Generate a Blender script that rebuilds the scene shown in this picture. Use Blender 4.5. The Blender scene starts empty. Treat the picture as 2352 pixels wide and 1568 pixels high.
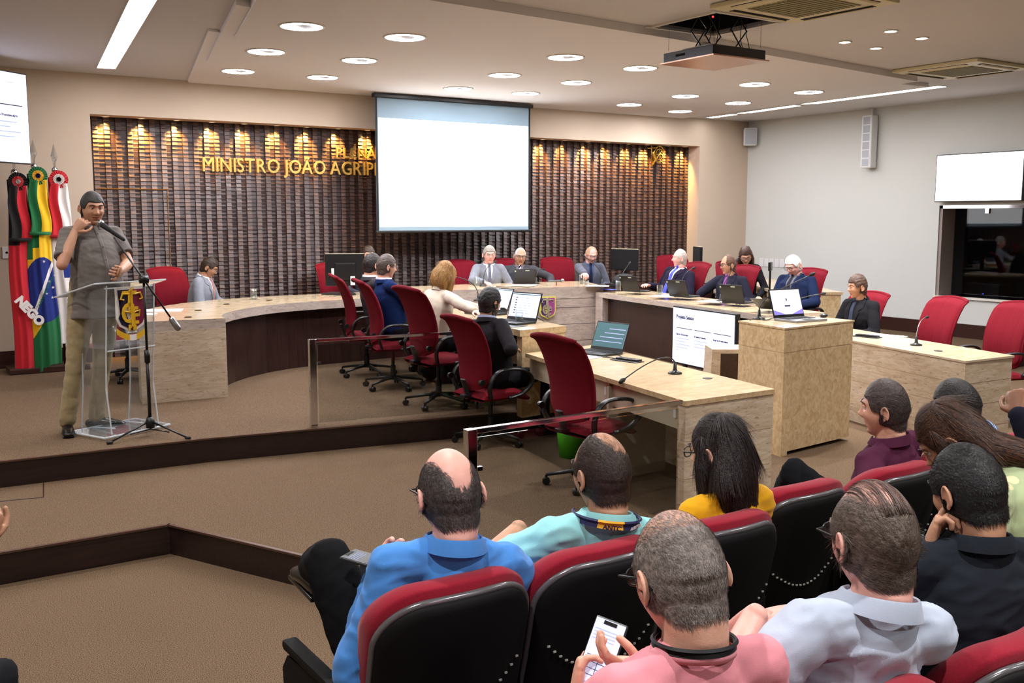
import bpy, bmesh, math, random
import numpy as np
from mathutils import Vector, Matrix, Euler, noise
from mathutils.bvhtree import BVHTree
random.seed(7); np.random.seed(7)
PI = math.pi
SC = bpy.context.scene
COL = SC.collection
# ------------------------------------------------------------------ camera
FPX = 2300.0; PITCH = math.atan(284/FPX); YAW = math.radians(33.3); CAMZ = 1.89
cam = bpy.data.objects.new('camera', bpy.data.cameras.new('camera')); COL.objects.link(cam)
cam.data.sensor_width = 36; cam.data.lens = FPX/2352*36; cam.data.clip_start = .05
cam.location = (0, 0, CAMZ); cam.rotation_euler = (PI/2-PITCH, 0, -YAW)
SC.camera = cam
# ------------------------------------------------------------------ world, exposure
w = bpy.data.worlds.new('world'); SC.world = w; w.use_nodes = True
w.node_tree.nodes['Background'].inputs[0].default_value = (.8, .85, 1, 1)
w.node_tree.nodes['Background'].inputs[1].default_value = .05
SC.view_settings.view_transform = 'Standard'; SC.view_settings.look = 'None'
SC.view_settings.gamma = 1; SC.view_settings.use_curve_mapping = False
SC.view_settings.exposure = 0.0
SC.cycles.max_bounces = 8; SC.cycles.diffuse_bounces = 3; SC.cycles.glossy_bounces = 3
SC.cycles.transmission_bounces = 8; SC.cycles.transparent_max_bounces = 12
SC.cycles.caustics_reflective = False; SC.cycles.caustics_refractive = False
SC.cycles.sample_clamp_indirect = 6
# lamp powers (W), tuned in one place; each lamp is made by its fixture's builder below
P_DOWN, P_ALCOVE, E_STRIP, E_RING = 30.0, 26.0, 16.0, 205.0
# ------------------------------------------------------------------ where a pixel of the photograph meets a known plane
_f = np.array([math.sin(YAW)*math.cos(PITCH), math.cos(YAW)*math.cos(PITCH), -math.sin(PITCH)])
_r = np.array([math.cos(YAW), -math.sin(YAW), 0]); _u = np.cross(_r, _f); _c = np.array([0, 0, CAMZ])
def _ray(x, y): return _f*FPX+_r*(x-1176)-_u*(y-784)
def PZ(x, y, z): d = _ray(x, y); return Vector(_c+d*(z-CAMZ)/d[2])
def PY(x, y, Y): d = _ray(x, y); return Vector(_c+d*Y/d[1])
def PX(x, y, X): d = _ray(x, y); return Vector(_c+d*X/d[0])
# ------------------------------------------------------------------ materials
MATS = {}
def srgb(c):
    c = [v/255 for v in c]
    return tuple((v/12.92 if v <= .04045 else ((v+.055)/1.055)**2.4) for v in c)+(1,)
def mat(name, col=(200, 200, 200), rough=.6, metal=0, spec=.5, emit=0, noise_=0, nscale=60, bump=0, bscale=200, trans=0, alpha=1, sheen=0, coat=0, ior=1.45, sss=0):
    if name in MATS: return MATS[name]
    m = bpy.data.materials.new(name); m.use_nodes = True; nt = m.node_tree; b = nt.nodes['Principled BSDF']
    c = srgb(col) if len(col) == 3 else col
    b.inputs['Base Color'].default_value = c; b.inputs['Roughness'].default_value = rough
    b.inputs['Metallic'].default_value = metal; b.inputs['Specular IOR Level'].default_value = spec
    b.inputs['IOR'].default_value = ior
    if trans: b.inputs['Transmission Weight'].default_value = trans
    if alpha < 1: b.inputs['Alpha'].default_value = alpha
    if sheen: b.inputs['Sheen Weight'].default_value = sheen; b.inputs['Sheen Roughness'].default_value = .5
    if coat: b.inputs['Coat Weight'].default_value = coat; b.inputs['Coat Roughness'].default_value = .1
    if sss: b.inputs['Subsurface Weight'].default_value = sss; b.inputs['Subsurface Radius'].default_value = (.012, .005, .003)
    if emit: b.inputs['Emission Color'].default_value = c; b.inputs['Emission Strength'].default_value = emit
    if noise_ or bump:
        tc = nt.nodes.new('ShaderNodeTexCoord')
    if noise_:
        n = nt.nodes.new('ShaderNodeTexNoise'); n.inputs['Scale'].default_value = nscale; n.inputs['Detail'].default_value = 4
        nt.links.new(tc.outputs['Object'], n.inputs['Vector'])
        mx = nt.nodes.new('ShaderNodeMix'); mx.data_type = 'RGBA'
        mx.inputs[6].default_value = tuple(v*(1-noise_) for v in c[:3])+(1,); mx.inputs[7].default_value = tuple(min(1, v*(1+noise_)) for v in c[:3])+(1,)
        rr = nt.nodes.new('ShaderNodeMapRange'); rr.inputs[1].default_value = .3; rr.inputs[2].default_value = .7
        nt.links.new(n.outputs['Fac'], rr.inputs[0]); nt.links.new(rr.outputs[0], mx.inputs[0]); nt.links.new(mx.outputs[2], b.inputs['Base Color'])
    if bump:
        n2 = nt.nodes.new('ShaderNodeTexNoise'); n2.inputs['Scale'].default_value = bscale; n2.inputs['Detail'].default_value = 3
        nt.links.new(tc.outputs['Object'], n2.inputs['Vector'])
        bp = nt.nodes.new('ShaderNodeBump'); bp.inputs['Strength'].default_value = bump; bp.inputs['Distance'].default_value = .01
        nt.links.new(n2.outputs['Fac'], bp.inputs['Height']); nt.links.new(bp.outputs[0], b.inputs['Normal'])
    MATS[name] = m; return m
def stone(name, base, vein, dark, scale=1.0, rough=.25, stretch=(1, 1, 1), bands=.5):
    """travertine: clouded noise, thin dark pores and stretched veins"""
    m = bpy.data.materials.new(name); m.use_nodes = True; nt = m.node_tree; b = nt.nodes['Principled BSDF']; L = nt.links
    tc = nt.nodes.new('ShaderNodeTexCoord'); mp = nt.nodes.new('ShaderNodeMapping'); mp.inputs['Scale'].default_value = [scale*s for s in stretch]
    L.new(tc.outputs['Object'], mp.inputs['Vector'])
    n1 = nt.nodes.new('ShaderNodeTexNoise'); n1.inputs['Scale'].default_value = 5; n1.inputs['Detail'].default_value = 8; n1.inputs['Distortion'].default_value = 1.2
    n2 = nt.nodes.new('ShaderNodeTexNoise'); n2.inputs['Scale'].default_value = 22; n2.inputs['Detail'].default_value = 6; n2.inputs['Distortion'].default_value = .6
    for n in (n1, n2): L.new(mp.outputs[0], n.inputs['Vector'])
    r1 = nt.nodes.new('ShaderNodeValToRGB'); r1.color_ramp.elements[0].position = .35; r1.color_ramp.elements[1].position = .65
    r1.color_ramp.elements[0].color = srgb(vein); r1.color_ramp.elements[1].color = srgb(base)
    L.new(n1.outputs['Fac'], r1.inputs['Fac'])
    r2 = nt.nodes.new('ShaderNodeValToRGB'); r2.color_ramp.elements[0].position = .30; r2.color_ramp.elements[1].position = .42
    r2.color_ramp.elements[0].color = (1, 1, 1, 1); r2.color_ramp.elements[1].color = (0, 0, 0, 1)
    L.new(n2.outputs['Fac'], r2.inputs['Fac'])
    mx = nt.nodes.new('ShaderNodeMix'); mx.data_type = 'RGBA'; L.new(r1.outputs[0], mx.inputs[6]); mx.inputs[7].default_value = srgb(dark)
    ml = nt.nodes.new('ShaderNodeMath'); ml.operation = 'MULTIPLY'; ml.inputs[1].default_value = bands; L.new(r2.outputs[0], ml.inputs[0]); L.new(ml.outputs[0], mx.inputs[0])
    L.new(mx.outputs[2], b.inputs['Base Color']); b.inputs['Roughness'].default_value = rough
    MATS[name] = m; return m
def wood(name, c1, c2, rough=.35, axis=2, sc=1.0):
    m = bpy.data.materials.new(name); m.use_nodes = True; nt = m.node_tree; b = nt.nodes['Principled BSDF']; L = nt.links
    tc = nt.nodes.new('ShaderNodeTexCoord'); mp = nt.nodes.new('ShaderNodeMapping'); s = [30*sc]*3; s[axis] = 1.5*sc; mp.inputs['Scale'].default_value = s
    n = nt.nodes.new('ShaderNodeTexNoise'); n.inputs['Scale'].default_value = 2; n.inputs['Detail'].default_value = 6
    r = nt.nodes.new('ShaderNodeValToRGB'); r.color_ramp.elements[0].position = .3; r.color_ramp.elements[1].position = .7
    r.color_ramp.elements[0].color = srgb(c1); r.color_ramp.elements[1].color = srgb(c2)
    L.new(tc.outputs['Object'], mp.inputs[0]); L.new(mp.outputs[0], n.inputs[0]); L.new(n.outputs['Fac'], r.inputs[0]); L.new(r.outputs[0], b.inputs['Base Color'])
    b.inputs['Roughness'].default_value = rough; MATS[name] = m; return m
def carpet():
    m = bpy.data.materials.new('brown_carpet'); m.use_nodes = True; nt = m.node_tree; b = nt.nodes['Principled BSDF']; L = nt.links
    tc = nt.nodes.new('ShaderNodeTexCoord')
    n = nt.nodes.new('ShaderNodeTexNoise'); n.inputs['Scale'].default_value = 230; n.inputs['Detail'].default_value = 2
    n3 = nt.nodes.new('ShaderNodeTexNoise'); n3.inputs['Scale'].default_value = 1.6; n3.inputs['Detail'].default_value = 3
    r = nt.nodes.new('ShaderNodeValToRGB'); e = r.color_ramp.elements; e[0].position = .36; e[1].position = .64
    e[0].color = srgb((54, 42, 32)); e[1].color = srgb((132, 108, 84))
    mx = nt.nodes.new('ShaderNodeMix'); mx.data_type = 'RGBA'; mx.blend_type = 'MULTIPLY'; mx.inputs[0].default_value = 1
    r3 = nt.nodes.new('ShaderNodeValToRGB'); r3.color_ramp.elements[0].color = (.84, .84, .84, 1); r3.color_ramp.elements[1].color = (1, 1, 1, 1)
    for a in (n, n3): L.new(tc.outputs['Object'], a.inputs[0])
    L.new(n.outputs['Fac'], r.inputs[0]); L.new(n3.outputs['Fac'], r3.inputs[0]); L.new(r.outputs[0], mx.inputs[6]); L.new(r3.outputs[0], mx.inputs[7]); L.new(mx.outputs[2], b.inputs['Base Color'])
    bp = nt.nodes.new('ShaderNodeBump'); bp.inputs['Strength'].default_value = .4; bp.inputs['Distance'].default_value = .003
    L.new(n.outputs['Fac'], bp.inputs['Height']); L.new(bp.outputs[0], b.inputs['Normal'])
    b.inputs['Roughness'].default_value = .95; b.inputs['Specular IOR Level'].default_value = .15; MATS['carpet'] = m; return m
carpet()
stone('stone_top', (222, 202, 168), (206, 180, 142), (178, 148, 112), 1.3, .12, (1, 3, 1), .25)
stone('stone_side', (206, 190, 168), (184, 162, 136), (120, 98, 76), 1.6, .3, (.6, .6, 3.2), .75)
stone('stone_end', (208, 184, 146), (180, 150, 110), (132, 104, 74), 4.5, .3, (1, 1, .8), .3)
stone('stone_lilac', (190, 176, 164), (168, 152, 142), (120, 98, 84), 1.5, .3, (.6, .6, 3), .7)
wood('dark_panel', (36, 20, 18), (58, 36, 32), .3)
wood('dark_wood', (38, 20, 18), (66, 38, 32), .3, 0)
mat('wall_beige', (198, 180, 160), .9, bump=.05, bscale=120)
mat('wall_white', (206, 207, 202), .9, bump=.05, bscale=120)
mat('ceiling_white', (206, 204, 204), .9)
mat('slab_white', (232, 230, 230), .85)
mat('chrome', (215, 215, 220), .08, 1); mat('steel', (150, 150, 150), .3, 1); mat('gold', (222, 180, 84), .22, 1)
mat('black_plastic', (20, 20, 22), .35); mat('black_matte', (14, 14, 15), .7); mat('grey_plastic', (92, 92, 96), .5)
mat('white_plastic', (225, 225, 225), .45); mat('ivory', (208, 198, 160), .5); mat('grille', (120, 112, 70), .7)
mat('red_fabric', (108, 12, 28), .9, spec=.2, noise_=.22, nscale=260, bump=.25, bscale=500)
mat('red_cushion', (140, 14, 38), .85, spec=.25, noise_=.12, nscale=200, bump=.15, bscale=500, sheen=.15)
mat('paper', (235, 235, 238), .8); mat('green_plastic', (84, 190, 40), .4); mat('pale_green', (160, 205, 165), .5)
mat('laptop_grey', (58, 60, 62), .4, .4); mat('laptop_silver', (150, 152, 158), .35, .6)
mat('void_black', (6, 6, 7), .9); mat('trim_white', (220, 216, 206), .5)
def clear(name, tint, refl=(1, 1, 1), ior=1.45, rough=.02, extra=0, haze=0):
    """thin clear pane: straight-through transparency with a Fresnel reflection"""
    m = bpy.data.materials.new(name); m.use_nodes = True; nt = m.node_tree; nt.nodes.clear(); L = nt.links
    o = nt.nodes.new('ShaderNodeOutputMaterial'); mx = nt.nodes.new('ShaderNodeMixShader'); t = nt.nodes.new('ShaderNodeBsdfTransparent'); g = nt.nodes.new('ShaderNodeBsdfGlossy'); lw = nt.nodes.new('ShaderNodeLayerWeight'); lw.inputs[0].default_value = .5; pw = nt.nodes.new('ShaderNodeMath'); pw.operation = 'POWER'; pw.inputs[1].default_value = 4.0; L.new(lw.outputs['Facing'], pw.inputs[0]); f = nt.nodes.new('ShaderNodeMath'); f.operation = 'MULTIPLY_ADD'; f.inputs[1].default_value = .9; f.inputs[2].default_value = ((ior-1)/(ior+1))**2; L.new(pw.outputs[0], f.inputs[0])
    t.inputs[0].default_value = tuple(v/255 for v in tint)+(1,); g.inputs[0].default_value = tuple(refl)+(1,); g.inputs['Roughness'].default_value = rough
    a = nt.nodes.new('ShaderNodeMath'); a.operation = 'ADD'; a.inputs[1].default_value = extra; L.new(f.outputs[0], a.inputs[0])
    L.new(a.outputs[0], mx.inputs[0]); L.new(t.outputs[0], mx.inputs[1]); L.new(g.outputs[0], mx.inputs[2]); 
    if haze:
        m2 = nt.nodes.new('ShaderNodeMixShader'); d_ = nt.nodes.new('ShaderNodeBsdfDiffuse'); d_.inputs[0].default_value = (.85, .9, .95, 1); m2.inputs[0].default_value = haze
        L.new(mx.outputs[0], m2.inputs[1]); L.new(d_.outputs[0], m2.inputs[2]); L.new(m2.outputs[0], o.inputs[0])
    else: L.new(mx.outputs[0], o.inputs[0])
    MATS[name] = m; return m
clear('glass', (240, 246, 246)); clear('acrylic', (242, 246, 249), ior=1.3, haze=.035); clear('acrylic_edge', (225, 236, 240), extra=.2, rough=.15, haze=.5); clear('water', (225, 232, 238), extra=.08); clear('rail_glass', (212, 214, 212), ior=1.35); clear('dark_glass', (150, 155, 165)); clear('crystal', (225, 230, 240), extra=.2)
# ------------------------------------------------------------------ mesh helpers
class MB:
    def __init__(s): s.v = []; s.f = []; s.m = []
    def add(s, vs, fs, mi=0, M=None):
        o = len(s.v)
        for p in vs:
            p = Vector(p); s.v.append(tuple(M @ p) if M is not None else tuple(p))
        for f in fs: s.f.append(tuple(i+o for i in f)); s.m.append(mi)
        return s
    def box(s, c, size, rz=0, mi=0, bev=0, M=None):
        hx, hy, hz = size[0]/2, size[1]/2, size[2]/2
        R = Matrix.Translation(c) @ (rz if isinstance(rz, Matrix) else Matrix.Rotation(rz, 4, 'Z'))
        if M is not None: R = M @ R
        if bev:
            b = bmesh.new(); bmesh.ops.create_cube(b, size=1); bmesh.ops.scale(b, vec=size, verts=b.verts)
            bmesh.ops.bevel(b, geom=list(b.edges), offset=min(bev, min(size)*.45), segments=2, affect='EDGES', profile=.6)
            b.verts.index_update(); s.add([v.co.copy() for v in b.verts], [[v.index for v in f.verts] for f in b.faces], mi, R); b.free(); return s
        vs = [(x, y, z) for x in (-hx, hx) for y in (-hy, hy) for z in (-hz, hz)]
        return s.add(vs, [(0, 1, 3, 2), (4, 6, 7, 5), (0, 4, 5, 1), (2, 3, 7, 6), (0, 2, 6, 4), (1, 5, 7, 3)], mi, R)
    def prism(s, poly, z0, z1, mi=0, M=None, mt=None):
        n = len(poly); a = sum(poly[i][0]*poly[(i+1) % n][1]-poly[(i+1) % n][0]*poly[i][1] for i in range(n))
        if a < 0: poly = list(poly)[::-1]
        vs = [(p[0], p[1], z0) for p in poly]+[(p[0], p[1], z1) for p in poly]
        s.add(vs, [(i, (i+1) % n, n+(i+1) % n, n+i) for i in range(n)], mi, M)
        s.add(vs, [tuple(range(n, 2*n))], mi if mt is None else mt, M); s.add(vs, [tuple(range(n))[::-1]], mi, M); return s
    def tube(s, pts, rad, n=10, mi=0, xax=None, caps=True, M=None, round_=False):
        """swept ellipse; rad = number or list of number/(rx, ry); rx lies along xax"""
        pts = [Vector(p) for p in pts]; k = len(pts)
        rad = [rad]*k if not isinstance(rad, (list, tuple)) else list(rad)
        rad = [(r, r) if not isinstance(r, (list, tuple)) else r for r in rad]
        if round_:
            d0 = (pts[0]-pts[1]).normalized(); d1 = (pts[-1]-pts[-2]).normalized(); a0, a1 = rad[0], rad[-1]
            P0, R0, P1, R1 = [], [], [], []
            for t in (.97, .8, .5):
                c = math.sqrt(1-t*t); q = min(a0); P0.append(pts[0]+d0*q*t); R0.append((a0[0]*c, a0[1]*c)); q = min(a1); P1.insert(0, pts[-1]+d1*q*t); R1.insert(0, (a1[0]*c, a1[1]*c))
            pts = P0+pts+P1; rad = R0+rad+R1; k = len(pts)
        vs = []; X = Vector(xax) if xax is not None else None
        for i in range(k):
            d = (pts[min(i+1, k-1)]-pts[max(i-1, 0)]); d = d.normalized() if d.length > 1e-9 else Vector((0, 0, 1))
            if X is None: X = d.orthogonal()
            x = (X-d*X.dot(d)); x = x.normalized() if x.length > 1e-6 else d.orthogonal().normalized()
            if xax is None: X = x
            y = d.cross(x)
            for j in range(n):
                a = 2*PI*j/n; vs.append(pts[i]+x*math.cos(a)*rad[i][0]+y*math.sin(a)*rad[i][1])
        fs = [(i*n+j, i*n+(j+1) % n, (i+1)*n+(j+1) % n, (i+1)*n+j) for i in range(k-1) for j in range(n)]
        if caps: fs += [tuple(range(n))[::-1], tuple(range((k-1)*n, k*n))]
        return s.add(vs, fs, mi, M)
    def lathe(s, prof, c=(0, 0, 0), n=20, mi=0, M=None, close=False):
        vs = [(c[0]+r*math.cos(2*PI*j/n), c[1]+r*math.sin(2*PI*j/n), c[2]+z) for r, z in prof for j in range(n)]
        k = len(prof); fs = [(i*n+j, i*n+(j+1) % n, (i+1)*n+(j+1) % n, (i+1)*n+j) for i in range(k-1) for j in range(n)]
        if close: fs += [((k-1)*n+j, (k-1)*n+(j+1) % n, (j+1) % n, j) for j in range(n)]
        else: fs += [tuple(range(n))[::-1], tuple(range((k-1)*n, k*n))]
        return s.add(vs, fs, mi, M)
    def ball(s, c, r, nu=14, nv=9, mi=0, M=None):
        r = (r, r, r) if not isinstance(r, (tuple, list)) else r
        vs = []; fs = []
        for i in range(nv+1):
            t = PI*i/nv; t = min(max(t, .02), PI-.02)
            for j in range(nu): a = 2*PI*j/nu; vs.append((c[0]+r[0]*math.sin(t)*math.cos(a), c[1]+r[1]*math.sin(t)*math.sin(a), c[2]-r[2]*math.cos(t)))
        fs = [(i*nu+j, i*nu+(j+1) % nu, (i+1)*nu+(j+1) % nu, (i+1)*nu+j) for i in range(nv) for j in range(nu)]
        fs += [tuple(range(nu))[::-1], tuple(range(nv*nu, (nv+1)*nu))]
        return s.add(vs, fs, mi, M)
    def grid(s, fn, nu, nv, mi=0, M=None, mf=None, closeu=False):
        vs = [fn(i/nu, j/nv) for j in range(nv+1) for i in range(nu+1)]
        o = len(s.v); s.add(vs, [], 0, M)
        for j in range(nv):
            for i in range(nu):
                a = j*(nu+1)+i; s.f.append((o+a, o+a+1, o+a+nu+2, o+a+nu+1)); s.m.append(mf((i+.5)/nu, (j+.5)/nv) if mf else mi)
        return s
    def mesh(s, name, mats, smooth=False, auto=None):
        me = bpy.data.meshes.new(name); me.from_pydata(s.v, [], s.f)
        for m in (mats if isinstance(mats, (list, tuple)) else [mats]): me.materials.append(MATS[m] if isinstance(m, str) else m)
        me.polygons.foreach_set('material_index', s.m)
        if smooth: me.polygons.foreach_set('use_smooth', [True]*len(me.polygons))
        me.update()
        if auto: me.set_sharp_from_angle(angle=math.radians(auto))
        return me
    def obj(s, name, mats, parent=None, smooth=False, loc=None, rz=None, auto=None, **kw):
        o = bpy.data.objects.new(name, s.mesh(name, mats, smooth or bool(auto), auto)); COL.objects.link(o)
        if parent is not None: o.parent = parent
        if loc is not None: o.location = loc
        if rz is not None: o.rotation_euler = (0, 0, rz)
        for k, v in kw.items(): o[k] = v
        return o
def thing(name, label, cat, loc=(0, 0, 0), rz=0, group=None):
    o = bpy.data.objects.new(name, None); COL.objects.link(o); o.location = loc; o.rotation_euler = (0, 0, rz); o.empty_display_size = .1
    o['label'] = label; o['category'] = cat
    if group: o['group'] = group
    return o
def tag(o, label, cat, group=None):
    o['label'] = label; o['category'] = cat
    if group: o['group'] = group
    return o
def kids(o): return [c for c in COL.objects if c.parent == o]
def dup(root, loc, rz, label, group=None):
    r = root.copy(); COL.objects.link(r); r.location = loc; r.rotation_euler = (0, 0, rz); r['label'] = label
    if group: r['group'] = group
    for ch in kids(root):
        c = ch.copy(); COL.objects.link(c); c.parent = r
        for g in kids(ch):
            d = g.copy(); COL.objects.link(d); d.parent = c
    return r
def struct(name, mb, mats, **k):
    o = mb.obj(name, mats, **k); o['kind'] = 'structure'; return o
def area(name, loc, size, power, col=(1, .95, .92), rot=(0, 0, 0), spread=160, parent=None, shape='DISK'):
    l = bpy.data.lights.new(name, 'AREA'); l.shape = shape; l.size = size; l.energy = power; l.color = col; l.spread = math.radians(spread)
    o = bpy.data.objects.new(name, l); COL.objects.link(o); o.location = loc; o.rotation_euler = rot
    if parent is not None: o.parent = parent
    return o
def text_mesh(body, size, depth=.001, offset=0, align='LEFT', shear=0):
    cu = bpy.data.curves.new('t', 'FONT'); cu.body = body; cu.size = size; cu.extrude = depth; cu.offset = offset; cu.align_x = align; cu.shear = shear; cu.resolution_u = 3
    o = bpy.data.objects.new('t', cu); COL.objects.link(o); bpy.context.view_layer.update()
    me = bpy.data.meshes.new_from_object(o.evaluated_get(bpy.context.evaluated_depsgraph_get()))
    bpy.data.objects.remove(o); bpy.data.curves.remove(cu); return me
def add_text(mb, body, size, M, mi=0, depth=.001, offset=0, align='LEFT', shear=0):
    me = text_mesh(body, size, depth, offset, align, shear)
    mb.add([v.co.copy() for v in me.vertices], [tuple(p.vertices) for p in me.polygons], mi, M); bpy.data.meshes.remove(me); return mb
# ================================================================== THE SETTING
Z0, Z1, Z2, ZC = 0.0, .17, .34, 3.40
XL, XR, YB, YF = -1.8, 12.04, 11.48, -4.0
AX0, AX1, AZ1, AD = 2.20, 10.99, 2.98, .32          # panelled alcove
# floors: low audience floor, middle level, podium (each is a slab with its own tread edge)
E2 = [(XL, 7.10), (.7, 7.05), (2.0, 7.0), (2.8, 6.88), (3.9, 6.70), (4.3, 6.62), (4.78, 6.40), (7.0, 6.40), (XR, 6.4)]
E1 = [(XL, 5.62), (1.40, 5.66), (2.42, 3.52), (8.3, 3.46), (XR, 3.46)]
fl = MB(); fl.box(((XL+XR)/2, (YF+YB)/2+.2, -.1), (XR-XL+.6, YB-YF+1, .2)); struct('floor', fl, 'carpet')
m1 = MB(); m1.prism(E1+[(XR, YB+AD), (XL, YB+AD)], .001, Z1, 0); struct('floor_middle_level', m1, 'carpet')
m2 = MB(); m2.prism(E2+[(XR, YB+AD), (XL, YB+AD)], Z1+.001, Z2, 0); struct('floor_podium', m2, 'carpet')
def riser(E, z0, z1):
    b = MB()
    for (a, c) in zip(E[:-1], E[1:]):
        a = Vector((a[0], a[1], 0)); c = Vector((c[0], c[1], 0)); d = (c-a); n = Vector((d.y, -d.x, 0)).normalized()*.012
        b.prism([(a.x, a.y), (c.x, c.y), (c.x+n.x, c.y+n.y), (a.x+n.x, a.y+n.y)], z0, z1-.006, 0)
        n *= 1.9
        b.prism([(a.x, a.y), (c.x, c.y), (c.x+n.x, c.y+n.y), (a.x+n.x, a.y+n.y)], z1-.006, z1+.005, 1)
    return b
mat('riser_edge', (78, 54, 44), .3)
wood('riser_wood', (26, 15, 14), (46, 28, 26), .35, 0)
struct('trim_1', riser(E1, 0, Z1), ['riser_wood', 'riser_edge'])
struct('trim_2', riser(E2, Z1, Z2), ['riser_wood', 'riser_edge'])
b = MB(); b.box((5.9, .35, .06), (10.6, 4.9, .12)); struct('floor_seating_tier', b, 'carpet')
# walls
b = MB(); t = .2
b.box(((XL+AX0)/2, YB+.25, ZC/2), (AX0-XL, .5, ZC)); b.box(((AX1+XR)/2, YB+.25, ZC/2), (XR-AX1, .5, ZC))
b.box(((AX0+AX1)/2, YB+.25, (AZ1+ZC)/2), (AX1-AX0, .5, ZC-AZ1)); b.box(((AX0+AX1)/2, YB+AD+.1, ZC/2), (AX1-AX0, .2, ZC))
struct('wall_back', b, 'wall_beige')
WY0, WY1, WZ0, WZ1 = 5.2, 8.05, .84, 2.05           # control room window
b = MB()
b.box((XR+.15, (YB+WY1)/2+.2, ZC/2), (.3, YB-WY1+.4, ZC)); b.box((XR+.15, (YF+WY0)/2, ZC/2), (.3, WY0-YF, ZC))
b.box((XR+.15, (WY0+WY1)/2, WZ0/2), (.3, WY1-WY0, WZ0)); b.box((XR+.15, (WY0+WY1)/2, (WZ1+ZC)/2), (.3, WY1-WY0, ZC-WZ1))
struct('wall_right', b, 'wall_white')
b = MB(); b.box((XL-.1, (YF+YB)/2, ZC/2), (.2, YB-YF+.6, ZC)); struct('wall_left', b, 'wall_beige')
b = MB(); b.box(((XL+XR)/2, YF-.1, ZC/2), (XR-XL+.4, .2, ZC)); struct('wall_front', b, 'wall_white')
# ceiling with the square lift hole and slots of the light strips
HX0, HX1, HY0, HY1 = 5.42, 6.10, 5.52, 6.24
b = MB()
def ceil_piece(x0, x1, y0, y1): b.box(((x0+x1)/2, (y0+y1)/2, ZC+.06), (x1-x0, y1-y0, .12))
X0, X1, Y0, Y1 = XL-.2, XR+.3, YF-.2, YB+.5
ceil_piece(X0, HX0, Y0, Y1); ceil_piece(HX1, X1, Y0, Y1); ceil_piece(HX0, HX1, Y0, HY0); ceil_piece(HX0, HX1, HY1, Y1)
struct('ceiling', b, 'ceiling_white')
b = MB()
for (cx, cy, sx, sy) in (((HX0+HX1)/2, HY0, HX1-HX0+.1, .03), ((HX0+HX1)/2, HY1, HX1-HX0+.1, .03), (HX0, (HY0+HY1)/2, .03, HY1-HY0), (HX1, (HY0+HY1)/2, .03, HY1-HY0)):
    b.box((cx, cy, ZC-.006), (sx, sy, .02), mi=0); b.box((cx, cy, ZC+.4), (sx, sy, .75), mi=1)
b.box(((HX0+HX1)/2, (HY0+HY1)/2, ZC+.76), (.8, .8, .04), mi=1)
struct('trim_3', b, ['trim_white', 'void_black'])
# three stepped ceiling slabs over the podium
ZS = (3.378, 3.356, 3.336)      # undersides: rear, middle, front slab
def slab(nm, pix, z, extra=()):
    b = MB(); P_ = [(PZ(x, y, z).x, PZ(x, y, z).y) for x, y in pix]; b.prism(list(P_)+list(extra), z, ZC-.001); struct(nm, b, 'slab_white')
slab('ceiling_slab_rear', [(431, 185.4), (479, 71), (600, 90), (1100, 150)], ZS[0], [(10.50, 8.5), (10.62, YB), (3.25, YB)])
slab('ceiling_slab_middle', [(475, 141), (542, 11), (700, 40)], ZS[1], [(10.3, 7.1), (10.38, 9.85), (4.4, 9.80)])
slab('ceiling_slab_front', [(539, 88), (589, 0), (640, -75), (984, 0), (1582, 95), (1721, 119), (2055, 178), (2107, 187), (1977, 208)], ZS[2], [(9.95, 8.40), (5.3, 8.34), (3.85, 8.02)])
# skirting
b = MB(); b.box(((XL+AX0)/2, YB-.012, Z2+.09), (AX0-XL, .024, .18)); b.box(((AX1+XR)/2, YB-.012, Z2+.09), (XR-AX1, .024, .18)); struct('baseboard_back', b, 'dark_wood')
b = MB(); b.box((XR-.012, (6.4+YB)/2, Z2+.09), (.024, YB-6.4, .18)); b.box((XR-.012, 5, Z1+.09), (.024, 2.8, .18)); struct('baseboard_right', b, 'dark_wood')
# window into the dark control room
win = MB()
win.box((XR+.28, WY1-.02, (WZ0+WZ1)/2), (.52, .04, WZ1-WZ0), mi=1); win.box((XR+.28, (WY0+WY1)/2, WZ1-.02), (.52, WY1-WY0, .04), mi=0)
win.box((XR+.02, (WY0+WY1)/2, WZ0+.012), (.10, WY1-WY0+.04, .024), mi=2); win.box((XR+.28, WY0+.02, (WZ0+WZ1)/2), (.52, .04, WZ1-WZ0), mi=0)
mat('jamb', (150, 138, 132), .5)
o = struct('window_1', win, ['chrome', 'jamb', 'trim_white'])
g = MB(); g.box((XR+.30, (WY0+WY1)/2, (WZ0+WZ1)/2), (.012, WY1-WY0-.08, WZ1-WZ0-.06)); g.obj('pane', mat('dark_glass', (190, 200, 205), .02, trans=1, ior=1.5), o)
g = MB()
for y in (7.55, 6.95): g.box((XR+.29, y, WZ1-.07), (.03, .06, .07), bev=.005)
g.obj('clamp', 'chrome', o)
b = MB(); b.box((XR+2.0, 6.6, 1.5), (.1, 4.6, 3.2)); b.box((XR+1.2, 8.9, 1.5), (1.8, .1, 3.2)); b.box((XR+1.2, 4.3, 1.5), (1.8, .1, 3.2)); b.box((XR+1.2, 6.6, .0), (1.8, 4.6, .1)); b.box((XR+1.2, 6.6, 3.0), (1.8, 4.6, .1))
struct('wall_control_room', b, mat('booth_wall', (54, 56, 60), .9))
b = MB(); b.box((XR+.75, 7.75, .87), (.35, .5, .30), bev=.01); b.box((XR+.57, 7.72, .88), (.006, .012, .012), mi=1)
o = b.obj('amplifier', ['black_plastic', mat('blue_led', (60, 70, 255), emit=6)]); tag(o, 'black equipment box with a blue led inside the dark booth window', 'equipment')
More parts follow.
